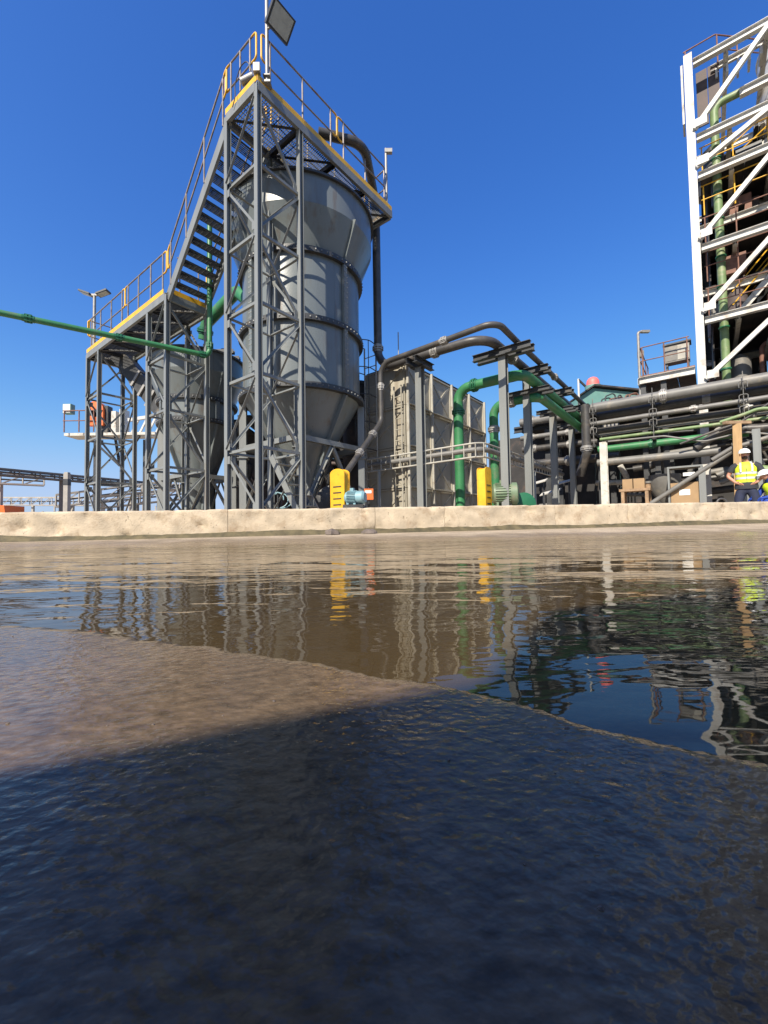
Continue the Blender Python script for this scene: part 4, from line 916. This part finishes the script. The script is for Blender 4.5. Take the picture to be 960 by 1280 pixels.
for z, m_ in ((11.9, 'yellow'), (9.45, 'rust_rail'), (7.0, 'rust_rail'), (8.26, 'rust_rail'), (10.56, 'yellow')):
    railing(wt, [W(ws+.2, wv+.35, z), W(ws+4.5, wv+.35, z)], 1.0, .9, m_, .02, yellow_ends=False)
for z0, z1_, m_ in ((6.95, 9.4, 'yellow'), (11.85, 13.2, 'yellow')):
    for dv in (.2, .95):
        a, b = W(ws+.9, wv+.7+dv, z0), W(ws+3.0, wv+.7+dv, z1_)
        beam(wt, 'stair_stringer', a, b, ('C', .05, .2), 'dirty_white', VX); tube(wt, 'stair_rail', [a+Z*.95, b+Z*.95], .02, m_, 0, 6); tube(wt, 'stair_rail', [a+Z*.5, b+Z*.5], .02, m_, 0, 6)
    for i in range(10): u = (i+.5)/10; b = MB(); b.box(0, 0, 0, .22, .72, .03, Matrix.Translation(W(ws+.9+2.1*u, wv+1.27, z0+(z1_-z0)*u)) @ Mend); b.build('stair_tread', wt, 'dark_steel')
random.seed(11)
for i in range(110):
    s_ = ws+random.uniform(.3, 4.2); v_ = wv+random.uniform(.75, 3.6); z_ = random.choice([4.9, 7.1, 8.4, 9.6, 10.7, 12.0]); k = i % 4; m_ = random.choice(['dark_steel', 'rubber', 'brown_panel', 'brown_panel', 'pipe_grey', 'rust_rail', 'rust_rail', 'dirty_white'])
    if k == 0: tube(wt, 'pipework', [W(s_, v_, z_+.3), W(s_, v_, z_+1.3), W(s_+random.uniform(.5, 2), v_, z_+1.3), W(s_+random.uniform(.5, 2), v_, z_+random.uniform(.2, 2))], random.uniform(.06, .16), m_, .25, 10)
    elif k == 1: p_ = W(s_, v_, z_); lathe(wt, 'vessel', p_.x, p_.y, [(.1, z_), (.3, z_+.2), (.3, z_+.9), (.1, z_+1.1)], m_, 18)
    elif k == 2: b = MB(); b.box(0, 0, .3, random.uniform(.3, .9), .4, .6, Matrix.Translation(W(s_, v_, z_)) @ Mend); b.build('equipment_box', wt, m_)
    else: beam(wt, 'hanger_beam', W(s_, wv+.9, z_+1.2), W(s_, v1w-.3, z_+1.2), ('H', .12, .16), random.choice(['dirty_white', 'dark_steel']), Z)
# green riser and the pale vessel at the top
gr0 = atV(908, 470, wv+.55); sg, _ = sv(gr0)
rs_ = pipe_thing('riser_pipe', 'pale green riser pipe climbing inside the white tower', [W(sg, wv+.55, 4.0), W(sg, wv+.55, 14.3), W(s1w, wv+.55, 14.3)], .12, 'green_pale', .3, [], cat='pipe')
for z in (5.2, 6.6, 8.0, 9.0, 10.3, 11.2, 12.4, 13.3): p_ = W(sg, wv+.55, z); lathe(rs_, 'pipe_collar', p_.x, p_.y, [(.125, z), (.15, z), (.15, z+.05), (.125, z+.05)], 'green_dark', 18)
pv = W(ws+3.5, wv+3.0, 15.0)
t = thing('cream_vessel', 'cream domed vessel on the top floor of the white tower', 'vessel', pv); lathe(t, 'vessel_shell', pv.x, pv.y, [(1.5, 15.0), (1.5, 16.9), (1.25, 17.5), (.5, 17.8)], 'white_paint', 40)
for z in (16.3, 16.9): lathe(t, 'hoop', pv.x, pv.y, [(1.5, z), (1.54, z), (1.54, z+.06), (1.5, z+.06)], 'dirty_white', 40)

# side platform between rack and white tower
sp_ = thing('side_platform', 'railed service platform with a white edge beam left of the white tower', 'platform', W(5.5, 13.2, 4.5))
zP = 5.32
beam(sp_, 'edge_beam', W(4.65, 12.45, zP-.14), W(6.22, 12.45, zP-.14), ('C', .1, .24), 'white_paint', -VX); beam(sp_, 'edge_beam', W(4.65, 12.5, zP-.14), W(4.65, 15.1, zP-.14), ('C', .1, .24), 'white_paint', SX)
for i in range(3): b = MB(); a = 4.68+i*.52; b.add([W(a, 12.5, zP), W(a+.51, 12.5, zP), W(a+.51, 15.1, zP), W(a, 15.1, zP), W(a, 12.5, zP+.05), W(a+.51, 12.5, zP+.05), W(a+.51, 15.1, zP+.05), W(a, 15.1, zP+.05)], BOXF); b.build('deck_plate', sp_, 'rust_rail')
for s_ in (4.75, 5.35): 
    for v_ in (12.6, 14.9): beam(sp_, 'column', W(s_, v_, G0), W(s_, v_, zP-.26), ('H', .16, .16), 'dark_steel', SX)
railing(sp_, [W(4.7, 15.0, zP+.05), W(4.7, 12.5, zP+.05), W(6.1, 12.5, zP+.05)], 1.0, .8, 'rust_rail', .02, yellow_ends=False)
q = W(5.75, 13.0, zP+.05); t = thing('control_cabinet', 'grey control cabinet standing on the side platform', 'cabinet', q); Mq = Matrix.Translation(q) @ Mend
b = MB(); b.box(0, 0, .65, .7, .4, .6, Mq); b.build('cabinet_body', t, 'pipe_grey'); b = MB(); b.box(0, 0, .98, .8, .5, .05, Mq); b.build('cabinet_roof', t, 'dark_steel')
for x in (-.3, .3): b = MB(); b.box(x, 0, .18, .06, .3, .36, Mq); b.build('leg', t, 'dark_steel')
for x in (-.17, .17): b = MB(); b.box(x, -.205, .65, .31, .012, .5, Mq); b.build('door', t, 'pipe_grey' if x < 0 else 'tank_rib')
# street lamp and shed behind
q = atY(800, 480, 19); q.z = 0
t = thing('street_lamp', 'tall thin lamp post with a drooping head behind the plant', 'lamp', Vector((q.x, q.y, G0)))
zt2 = atY(800, 416, 19).z
tube(t, 'pole', [Vector((q.x, q.y, G0)), Vector((q.x, q.y, zt2)), Vector((q.x+.22, q.y, zt2+.08))], .06, 'galv', .1, 8); b = MB(); b.box(.34, 0, 0, .36, .16, .1, Matrix.Translation((q.x, q.y, zt2+.05))); b.build('lamp_head', t, 'galv')
b = MB(); b.box(.08, 0, 0, .2, .2, .3, Matrix.Translation((q.x, q.y, atY(800, 443, 19).z))); b.build('control_box', t, 'galv')
Ys = 30
def sh(x, y): return atY(x, y, Ys)
t = thing('green_shed', 'green sheeted shed with a shallow gable far behind the pipes', 'shed', Vector((sh(760, 620).x, Ys, G0)))
pts = [sh(700, 520), sh(722, 498), sh(741, 485), sh(800, 491), sh(840, 498), sh(840, 520)]
v = [Vector((p.x, Ys, p.z)) for p in pts]+[Vector((p.x, Ys+8, p.z)) for p in pts]; v[0].z = v[5].z = v[6].z = v[11].z = G0
wput('gable_wall', v, [tuple(range(6)), tuple(range(11, 5, -1))]+[(i, (i+1) % 6, 6+(i+1) % 6, 6+i) for i in (0, 4)], t, 'shed_green')
for a, b in ((1, 2), (2, 3), (3, 4)):
    n_o = Vector((0, 0, .08)); w = [v[a]+n_o+Vector((0, -.3, 0)), v[b]+n_o+Vector((0, -.3, 0)), v[6+b]+n_o, v[6+a]+n_o]; wput('roof_sheet', w+[q+Vector((0, 0, .12)) for q in w], BOXF, t, 'cladding_dark')
c = atY(741, 477, Ys+1); dm = thing('pink_dome', 'pink dome standing above the green shed roof', 'dome', Vector((c.x, Ys+1, c.z-.2)))
lathe(dm, 'dome_shell', c.x, Ys+1, [(.45, c.z-.35), (.45, c.z-.1), (.41, c.z+.08), (.3, c.z+.24), (.14, c.z+.32), (.02, c.z+.34)], 'pink_dome', 24); lathe(dm, 'dome_collar', c.x, Ys+1, [(.56, c.z-1.0), (.56, c.z-.34)], 'shed_green', 24)
c = atY(723, 478, Ys-.5); t = thing('vent_stack', 'white vent pipe with a bent arm beside the pink dome', 'pipe', Vector((c.x, Ys-.5, c.z-1))); tube(t, 'stack_pipe', [Vector((c.x, Ys-.5, c.z-1.2)), Vector((c.x, Ys-.5, c.z+.25))], .07, 'white_paint'); tube(t, 'arm', [Vector((c.x, Ys-.5, c.z+.2)), Vector((c.x+.5, Ys-.5, c.z-.3))], .08, 'dark_steel'); tube(t, 'stand', [Vector((c.x, Ys-.5, G0)), Vector((c.x, Ys-.5, c.z-1.2))], .09, 'dark_steel')
# twisted dark pipework on the deck above the rack
random.seed(3)
for i in range(9):
    x = 752+i*5; q = atV(x, 505, 12.2); tube(rk, 'small_pipework', [q-Z*.25, q+Vector((0, 0, random.uniform(.1, .4))), q+Vector((random.uniform(.1, .5), 0, random.uniform(.1, .45))), q+Vector((random.uniform(.2, .6), 0, -.1))], .025, random.choice(['tank_rib', 'rust_rail', 'dark_steel']), .1, 6)

# ------------------------------------------------------------------ far left: conveyors, post, machine platform, hills
q = atY(84, 592, 20); t = thing('concrete_post', 'lone concrete post with a dark band at the far left', 'post', Vector((q.x, q.y, 0)))
b = MB(); b.box(0, 0, q.z/2, .21, .21, q.z, Matrix.Translation((q.x, q.y, 0))); b.build('post_shaft', t, 'concrete_post'); b = MB(); b.box(0, 0, q.z-.42, .225, .225, .3, Matrix.Translation((q.x, q.y, 0))); b.build('dark_band', t, 'dark_steel'); b = MB(); b.box(0, 0, q.z+.03, .17, .17, .06, Matrix.Translation((q.x, q.y, 0))); b.build('post_cap', t, 'concrete_post')
def gantry(label, p0, p1, w, h, bay, m, legs=3, belt='dark_steel'):
    t = thing('conveyor_gantry', label, 'conveyor', Vector((p0.x, p0.y, 0)))
    d = (p1-p0); Lg = d.length; d.normalize(); sd = Vector((-d.y, d.x, 0)).normalized(); k = int(Lg/bay)
    for sg in (-1, 1):
        for z in (0, h): beam(t, 'chord', p0+sd*w/2*sg+Z*z, p1+sd*w/2*sg+Z*z, ('box', .14, .14), m)
        b = MB()
        for i in range(k+1):
            a = p0+d*(Lg*i/k)+sd*w/2*sg; b.bar(a, a+Z*h, .09)
            if i < k: b.bar(a, a+d*(Lg/k)+Z*h, .06)
        b.build('truss_web', t, m, kind='stuff')
    b = MB(); b.bar(p0+Z*(h*.5), p1+Z*(h*.5), .1, w*.9); b.build('belt', t, belt)
    for i in range(legs):
        q = p0.lerp(p1, (i+.5)/legs); beam(t, 'trestle_leg', Vector((q.x, q.y, 0)), q, ('box', .3, .3), m)
    return t
gantry('long dark conveyor gantry highest across the far left background', atH(-70, 588, 5.6), atH(232, 613, 5.6), 1.0, .55, 1.6, 'conveyor', 4)
gantry('short pale truss boom ending in the sky at the far left', atH(-60, 602, 5.2), atH(55, 607, 5.2), .8, .9, 1.5, 'conveyor_pale', 1)
gantry('low pale conveyor gantry just above the kerb at far left', atY(-60, 631, 70), atY(110, 632, 62), 1.2, 1.2, 2.0, 'conveyor_pale', 4)
gantry('sloping pale conveyor gantry behind the trestles', atY(70, 634, 44), atY(245, 610, 52), 1.2, 1.3, 1.8, 'conveyor_pale', 5)
gantry('second sloping conveyor gantry behind the trestles, a little lower', atY(120, 636, 36), atY(245, 622, 41), 1.1, 1.0, 1.5, 'conveyor', 4)
t = thing('red_vehicle', 'small red vehicle body barely showing above the kerb at far left', 'vehicle', atY(5, 636, 40))
q = atY(4, 632, 40); b = MB(); b.add([Vector((q.x-1.6, 39, 1.4)), Vector((q.x+1.2, 39, 1.4)), Vector((q.x+1.2, 41, 1.4)), Vector((q.x-1.6, 41, 1.4)), Vector((q.x-1.9, 38.9, q.z)), Vector((q.x+1.1, 38.9, q.z-.05)), Vector((q.x+1.1, 41.1, q.z-.05)), Vector((q.x-1.9, 41.1, q.z))], BOXF); b.build('tipper_body', t, 'orange')
b = MB(); b.box(-.2, 40, 1.1, 4, 1.6, .4, Matrix.Translation((q.x, 0, 0))); b.build('chassis', t, 'dark_steel')
for dx in (-1.4, .6, 1.3):
    for y in (39.1, 40.9): b = MB(); b.lathe([(.2, -.15), (.5, -.13), (.5, .13), (.2, .15)], 18, Matrix.Translation((q.x+dx, y, .55)) @ Matrix.Rotation(PI/2, 4, 'X')); b.build('wheel', t, 'rubber', 40)
# conveyor head platform with orange guard
Ym = 22
def mp_(x, y, Y=Ym): return atY(x, y, Y)
mc = thing('drive_platform', 'white conveyor head platform with orange guard seen behind the far trestle', 'conveyor', Vector((mp_(140, 600).x, Ym, 0)))
pz = mp_(130, 543).z
xa, xb = mp_(89, 540).x, mp_(200, 540).x
b = MB(); b.box((xa+xb)/2, Ym, pz-.09, xb-xa, 1.0, .14); b.build('deck', mc, 'dirty_white')
for x in (92, 112, 175): beam(mc, 'column', Vector((mp_(x, 540).x, Ym+.5, 0)), Vector((mp_(x, 540).x, Ym+.5, pz-.22)), ('box', .16, .16), 'dark_steel') if x > 100 else None
for a, b in ((118, 150), (150, 180)):
    beam(mc, 'raker', Vector((mp_(a, 540).x, Ym-.4, pz-.2)), Vector((mp_(150, 540).x, Ym, pz-1.7)), ('box', .1, .1), 'dark_steel'); beam(mc, 'raker', Vector((mp_(b, 540).x, Ym-.4, pz-.2)), Vector((mp_(150, 540).x, Ym, pz-1.7)), ('box', .1, .1), 'dark_steel')
railing(mc, [Vector((xa+.1, Ym-.7, pz)), Vector((mp_(130, 540).x, Ym-.7, pz))], 1.1, .7, 'rust_rail', .03, yellow_ends=False)
b = MB(); q = mp_(95, 515); b.box(q.x, Ym-.5, q.z, .42, .3, .5); b.build('switch_box', mc, 'shed_green'); b = MB(); b.box(q.x, Ym-.66, q.z, .36, .02, .44); b.build('switch_door', mc, 'paper')
q = mp_(129, 533); g_ = MB(); g_.lathe([(.05, -.15), (.42, -.15), (.42, .15), (.05, .15)], 20, Matrix.Translation((q.x, Ym-.5, q.z+.75)) @ Matrix.Rotation(PI/2, 4, 'X')); g_.box(q.x, Ym-.5, q.z+.3, .84, .3, .8); g_.build('drive_guard', mc, 'orange', 35)
b = MB(); q = mp_(138, 540); b.box(q.x, Ym-.3, pz+.7, .35, .4, 1.4); b.build('gearbox', mc, 'dark_steel')
for x, hh in ((147, 1.15), (157, 1.25)): q = mp_(x, 540); b = MB(); b.box(q.x, Ym-.1, pz+hh/2, .24, .5, hh); b.build('head_chute_plate', mc, 'dirty_white')
for x0, x1, y0, y1 in ((165, 200, 527, 520), (165, 200, 545, 547)): beam(mc, 'boom_chord', Vector((mp_(x0, y0).x, Ym-.3, mp_(x0, y0).z)), Vector((mp_(x1+12, y1).x, Ym-.3, mp_(x1, y1).z)), ('box', .16, .16), 'white_paint')
for x0, x1 in ((168, 178), (178, 188), (188, 198), (198, 208)):
    a_, b_ = mp_(x0, 545), mp_(x1, 525); beam(mc, 'boom_web', Vector((a_.x, Ym-.3, a_.z)), Vector((b_.x, Ym-.3, b_.z)), ('box', .09, .09), 'white_paint')
# mass of distant plant and stockpiled material beyond the conveyors
random.seed(21); b = MB()
for i in range(260):
    x = random.uniform(-30, 330); Y = random.uniform(58, 95); q = atY(x, 640, Y); hh = random.uniform(.6, 3.2)*(1 if x > 60 else .7)
    b.box(q.x, Y, hh/2, random.uniform(.6, 4), random.uniform(.6, 3), hh, None)
    if i % 5 == 0: b.box(q.x, Y, hh+1.0, .18, .18, 2.0)
b.build('distant_plant', None, 'conveyor_pale', kind='stuff'); o_ = bpy.data.objects['distant_plant']; tag(o_, 'far off jumble of low plant beyond the conveyors at left', 'plant')
# dark backdrop structure added to fill the dark gap behind the silo legs
mh = thing('silo_backdrop', 'dark backdrop structure added behind the legs of the tall silo', 'building', atY(370, 640, 15.6)*1.0)
for i in range(6):
    x0 = atY(284, 600, 15.8).x+i*1.0; zt = (3.9, 4.05, 3.7, 3.7, 4.1, 4.0)[i]
    bb = MB(); bb.box(x0+.5, 16.2, zt/2+.05, .98, .05, zt-.1); bb.build('wall_sheet', mh, 'cladding_dark')
    bb = MB(); bb.box(x0+.5, 15.2, zt, 1.0, 2.2, .08); bb.build('roof_sheet', mh, 'dark_steel')
    if i in (0, 2, 4, 5): beam(mh, 'column', Vector((x0+.1, 14.2, G0)), Vector((x0+.1, 14.2, zt-.05)), ('H', .15, .15), 'dark_steel', (1, 0, 0))
for i in range(16):
    x0 = atY(290, 600, 15).x+random.uniform(0, 4.8); z0 = random.uniform(.6, 3); y0 = random.uniform(14.3, 15.8)
    tube(mh, 'pipework', [Vector((x0, y0, z0)), Vector((x0+random.uniform(.3, 1), y0, z0)), Vector((x0+random.uniform(.3, 1), y0, max(.2, z0-random.uniform(.3, 2))))], random.uniform(.04, .12), random.choice(['dark_steel', 'rubber', 'pipe_grey', 'galv', 'brown_panel']), .15, 8)
# hills
v = []; k = 60
for i in range(k+1):
    x = -2600+i*55; hh = max(0, 55+45*noise.noise((i*.13, 1, 0))+18*noise.noise((i*.5, 2, 0)))*ss(-2600, -1800, x)*ss(700, -300, x)
    v += [(x, 2000, -2), (x, 2150, hh), (x, 2500, hh*.6)]
put('hills', mesh('hills', v, [(i*3+j, (i+1)*3+j, (i+1)*3+j+1, i*3+j+1) for i in range(k) for j in range(2)], 60), Matrix(), None, 'hill', 'structure')

# ------------------------------------------------------------------ lower clutter round the silo bases
sb0 = W(-.9, .35, G0); t = thing('small_stair', 'short steel ship ladder leaning under the tall silo', 'stair', sb0)
for dv in (0, .55):
    a, b = W(-.85, .9+dv, 1.7), W(.25, .9+dv, G0); beam(t, 'stringer', a, b, ('box', .14, .02), 'steel_grey', Z)
for i in range(6): u = (i+.7)/7; a = W(-.85, 1.175, 1.7).lerp(W(.25, 1.175, G0), u); beam(t, 'tread', a-VX*.27, a+VX*.27, ('box', .02, .16), 'steel_grey', Z)
hc = atY(346, 625, 9.6); t = thing('blue_hose', 'coiled thin blue hose hanging under the tall silo', 'hose', Vector((hc.x, hc.y, .5)))
tube(t, 'hose_loop', [hc+Vector((.16*math.cos(a)*(1+.06*a), .03*a, .18*math.sin(a))) for a in [i*.4 for i in range(34)]], .014, 'teal_motor', 0, 6)
tube(t, 'hook_post', [Vector((hc.x, hc.y+.1, G0)), Vector((hc.x, hc.y+.1, hc.z+.2))], .02, 'dark_steel')
# rubber ring on the kerb
q = WA+WD*(.945*11.92); q = atY(902, 628, (WA+WD*11.1).y+.05); t = thing('rubber_ring', 'broken dark rubber ring lying on top of the kerb wall', 'ring', q)
tube(t, 'ring_arc', [q+Vector((math.cos(a)*.085, 0, math.sin(a)*.085-.02)) for a in [PI*i/14 for i in range(15)]], .018, 'rubber', 0, 8)

# ------------------------------------------------------------------ people
def skin_mesh(name, verts, edges, radii, root=0, sub=2):
    me = bpy.data.meshes.new(name+'_skeleton'); me.from_pydata([tuple(v) for v in verts], edges, [])
    ob = bpy.data.objects.new(name+'_skeleton', me); col.objects.link(ob)
    ob.modifiers.new('skin', 'SKIN'); sb = ob.modifiers.new('sub', 'SUBSURF'); sb.levels = sub; sb.render_levels = sub
    for i, r in enumerate(radii):
        sv_ = me.skin_vertices[0].data[i]; sv_.radius = (r if isinstance(r, tuple) else (r, r)); sv_.use_root = (i == root)
    dg = bpy.context.evaluated_depsgraph_get(); ev = ob.evaluated_get(dg); res = bpy.data.meshes.new_from_object(ev)
    bpy.data.objects.remove(ob); res.polygons.foreach_set('use_smooth', [True]*len(res.polygons)); return res
def ellipsoid(c, rx, ry, rz, M, n=16, m_=10, z0=-1, z1=1):
    v = []
    for j in range(m_+1):
        z = z0+(z1-z0)*j/m_; r = math.sqrt(max(0, 1-z*z))
        v += [M @ (Vector(c)+Vector((math.cos(2*PI*i/n)*rx*r, math.sin(2*PI*i/n)*ry*r, z*rz))) for i in range(n)]
    return v, [(j*n+i, j*n+(i+1) % n, (j+1)*n+(i+1) % n, (j+1)*n+i) for j in range(m_) for i in range(n)]+[tuple(range(n-1, -1, -1)), tuple(range(m_*n, (m_+1)*n))]
def loft(rings, n=18):
    """rings: (cx, cy, cz, rx, ry)"""
    v = []
    for cx, cy, cz, rx, ry in rings: v += [Vector((cx+math.cos(2*PI*i/n)*rx, cy+math.sin(2*PI*i/n)*ry, cz)) for i in range(n)]
    k = len(rings); return v, [(j*n+i, j*n+(i+1) % n, (j+1)*n+(i+1) % n, (j+1)*n+i) for j in range(k-1) for i in range(n)]
def hand(verts, edges, rad, wrist, palm_dir, spread, down, parent_i):
    pi_ = len(verts); verts.append(wrist+palm_dir*.05); rad.append((.034, .02)); edges.append((parent_i, pi_))
    for k in range(4):
        b0 = len(verts); base = wrist+palm_dir*.085+spread*(.03-.02*k); L_ = (.07, .08, .075, .06)[k]
        verts.append(base); rad.append(.011); edges.append((pi_, b0))
        verts.append(base+palm_dir*L_*.5+down*.012); rad.append(.0095); edges.append((b0, b0+1))
        verts.append(base+palm_dir*L_*.85+down*.04); rad.append(.008); edges.append((b0+1, b0+2))
    b0 = len(verts); verts.append(wrist+palm_dir*.04+spread*.045); rad.append(.012); edges.append((pi_, b0)); verts.append(wrist+palm_dir*.075+spread*.07+down*.01); rad.append(.009); edges.append((b0, b0+1))

def head(t, body, M, hair=True):
    pass
pq = atY(934, 627, 10.15); rz_ = math.radians(-36)
P1 = thing('person', 'worker in yellow hi-vis vest and white hard hat standing with hands on hips', 'person', Vector((pq.x, pq.y, G0)), None, rz_)
MP = WM[P1]
def V3(x, y, z): return Vector((x, y, z))
# local frame: x = image right, -y faces the camera
vb = [V3(0, 0, .98), V3(0, .01, 1.16), V3(0, .0, 1.36), V3(0, .01, 1.50), V3(-.01, -.02, 1.60), V3(-.015, -.05, 1.70), V3(-.015, -.045, 1.77)]
eb_ = [(0, 1), (1, 2), (2, 3), (3, 4), (4, 5), (5, 6)]; rb2 = [(.16, .12), (.155, .12), (.19, .125), (.08, .08), (.062, .066), (.078, .095), (.06, .075)]
for sg in (-1, 1):
    i0 = len(vb); vb += [V3(sg*.20, .01, 1.44), V3(sg*.345, .03, 1.20), V3(sg*.20, -.10, 1.02)]; rb2 += [.062, .046, .030]; eb_ += [(2, i0), (i0, i0+1), (i0+1, i0+2)]
    hand(vb, eb_, rb2, vb[-1], V3(-sg*.75, -.45, -.35).normalized(), V3(0, -.55, .8).normalized(), V3(-sg*.3, .4, -.4).normalized(), i0+2)
    i0 = len(vb); vb += [V3(sg*.11, 0, .90), V3(sg*.17, -.05, .50), V3(sg*.20, .03, .10), V3(sg*.22, -.12, .04)]; rb2 += [.095, .062, .045, .04]; eb_ += [(0, i0), (i0, i0+1), (i0+1, i0+2), (i0+2, i0+3)]
bm_ = skin_mesh('body', vb, eb_, rb2); body = put('body', bm_, MP, P1, 'skin')
def pchild(name, vf, m, parent, smooth=50): v, f = vf; return put(name, mesh(name, v, f, smooth), MP, parent, m)
v, f = loft([(0, 0, 1.02, .205, .165), (0, 0, 1.10, .198, .16), (0, 0, 1.25, .205, .158), (0, 0, 1.38, .212, .15), (0, 0, 1.46, .17, .115), (0, .01, 1.52, .085, .075)], 22); vest = pchild('vest', (v, f), 'vest_yellow', P1)
for z, hh in ((1.10, .05), (1.22, .05)):
    r_ = .203 if z < 1.15 else .208; pchild('reflective_band', loft([(0, 0, z, r_, .165), (0, 0, z+hh, r_+.003, .164)], 22), 'reflective', vest)
for sg in (-1, 1):
    b = MB(); b.add(*tube_geo([V3(sg*.105, -.147, 1.27), V3(sg*.11, -.15, 1.36), V3(sg*.105, -.115, 1.46), V3(sg*.095, 0, 1.515), V3(sg*.1, .13, 1.42)], .022, 6)); put('shoulder_band', mesh('shoulder_band', b.v, b.f, 50), MP, vest, 'reflective')
    pchild('sleeve', tube_geo([V3(sg*.15, .01, 1.455), V3(sg*.225, .012, 1.41), V3(sg*.285, .02, 1.30)], [.085, .082, .075], 14), 'shirt_dark', P1)
pchild('zip', loft([(-.0, -.162, 1.02, .007, .006), (-.0, -.153, 1.36, .007, .006)], 6), 'shirt_dark', vest)
tv = [V3(0, 0, .99), V3(0, 0, .92)]; te = [(0, 1)]; tr_ = [(.198, .16), (.205, .165)]
for sg in (-1, 1):
    i0 = len(tv); tv += [V3(sg*.105, 0, .84), V3(sg*.17, -.05, .50), V3(sg*.20, .03, .14)]; tr_ += [.132, .092, .074]; te += [(1, i0), (i0, i0+1), (i0+1, i0+2)]
put('trousers', skin_mesh('trousers', tv, te, tr_), MP, P1, 'trousers_navy')
pchild('belt', loft([(0, 0, .86, .225, .165), (0, 0, .93, .226, .17), (0, 0, 1.0, .212, .165), (0, 0, 1.05, .199, .158)], 22), 'shirt_dark', P1)
for sg in (-1, 1): pchild('boot', tube_geo([V3(sg*.20, .06, .02), V3(sg*.20, .06, .16)], .06, 12), 'shirt_dark', P1); pchild('boot_toe', ellipsoid((sg*.215, -.06, .045), .052, .13, .05, Matrix()), 'shirt_dark', P1)
HM = Matrix.Translation((-.015, -.05, 1.70)) @ Matrix.Rotation(.12, 4, 'X') @ Matrix.Rotation(.0, 4, 'Z')
pchild('beard', ellipsoid((0, -.045, -.072), .058, .056, .045, HM), 'beard', P1); pchild('nose', ellipsoid((0, -.108, .0), .014, .02, .025, HM), 'skin', P1)
for sg in (-1, 1): pchild('ear', ellipsoid((sg*.084, .01, 0), .012, .022, .034, HM), 'skin', P1); pchild('eye', ellipsoid((sg*.032, -.092, .022), .013, .008, .008, HM), 'beard', P1)
hel = pchild('hard_hat', ellipsoid((0, .0, .045), .118, .138, .115, HM, 20, 8, 0, 1), 'helmet', P1); pchild('brim', loft([(0, 0, 0, 0.001, .001), (0, -.02, 0, .125, .17), (0, -.02, .012, .125, .17), (0, 0, .014, .05, .05)], 20) if False else ellipsoid((0, -.03, .045), .125, .175, .012, HM, 20, 4), 'helmet', hel)
# crouching worker at the right edge, side-on, facing left
pq2 = atY(962, 627, 9.9)
P2 = thing('person', 'crouching worker in blue overalls and white hard hat at the right edge', 'person', Vector((pq2.x, pq2.y, .3)), None, 0); MP = WM[P2]
b = MB(); b.box(0, .05, -.1, 1.1, .8, .2, MP); 
tag(b.build('concrete_plinth', None, 'concrete_post'), 'low concrete plinth under the crouching worker', 'plinth')
vb = [V3(.18, 0, .36), V3(.16, 0, .55), V3(.08, 0, .74), V3(.02, 0, .85), V3(-.05, -.01, .93), V3(-.09, -.02, .99)]
eb_ = [(0, 1), (1, 2), (2, 3), (3, 4), (4, 5)]; rb2 = [(.14, .15), (.13, .15), (.12, .17), (.065, .065), (.085, .075), (.075, .07)]
for sg in (-1, 1):
    i0 = len(vb); vb += [V3(.06, sg*.19, .72), V3(-.05, sg*.25, .48), V3(-.26, sg*.16, .42)]; rb2 += [.07, .055, .035]; eb_ += [(2, i0), (i0, i0+1), (i0+1, i0+2)]
    hand(vb, eb_, rb2, vb[-1], V3(-.9, -sg*.2, -.2).normalized(), V3(0, -.4, .9).normalized(), V3(0, 0, -1), i0+2)
    i0 = len(vb); vb += [V3(.14, sg*.1, .30), V3(-.24, sg*.15, .36), V3(-.10, sg*.15, .06), V3(-.25, sg*.15, .04)]; rb2 += [.1, .08, .06, .045]; eb_ += [(0, i0), (i0, i0+1), (i0+1, i0+2), (i0+2, i0+3)]
body = put('body', skin_mesh('body', vb, eb_, rb2), MP, P2, 'overall_blue')
HM = Matrix.Translation((-.085, -.02, .97)) @ Matrix.Rotation(-.25, 4, 'Y')
pchild('face', ellipsoid((-.03, 0, -.02), .075, .07, .085, HM), 'skin', P2); pchild('nose', ellipsoid((-.108, 0, -.01), .018, .013, .022, HM), 'skin', P2)
for sg in (-1, 1): pchild('ear', ellipsoid((0, sg*.074, -.01), .02, .012, .032, HM), 'skin', P2); pchild('eye', ellipsoid((-.094, sg*.03, .012), .008, .012, .008, HM), 'beard', P2)
hel = pchild('hard_hat', ellipsoid((0, 0, .03), .138, .118, .115, HM, 20, 8, 0, 1), 'helmet', P2); pchild('brim', ellipsoid((-.03, 0, .03), .175, .125, .012, HM, 20, 4), 'helmet', hel)
v, f = tube_geo([V3(.16, 0, .50), V3(.14, 0, .60), V3(.08, 0, .75), V3(.04, 0, .82)], [.175, .18, .195, .13], 18); vest = pchild('vest', (v, f), 'vest_yellow', P2)
for sg in (-1, 1):
    pchild('knee_band', tube_geo([V3(-.17, sg*.15, .22), V3(-.14, sg*.15, .14)], .077, 14), 'vest_yellow', P2); pchild('ankle_band', tube_geo([V3(-.13, sg*.15, .13), V3(-.12, sg*.15, .10)], .078, 14), 'reflective', P2)
    pchild('cuff_band', tube_geo([V3(-.10, sg*.228, .466), V3(-.17, sg*.196, .446)], .06, 14), 'vest_yellow', P2); pchild('boot', ellipsoid((-.2, sg*.15, .05), .15, .055, .055, Matrix()), 'shirt_dark', P2)
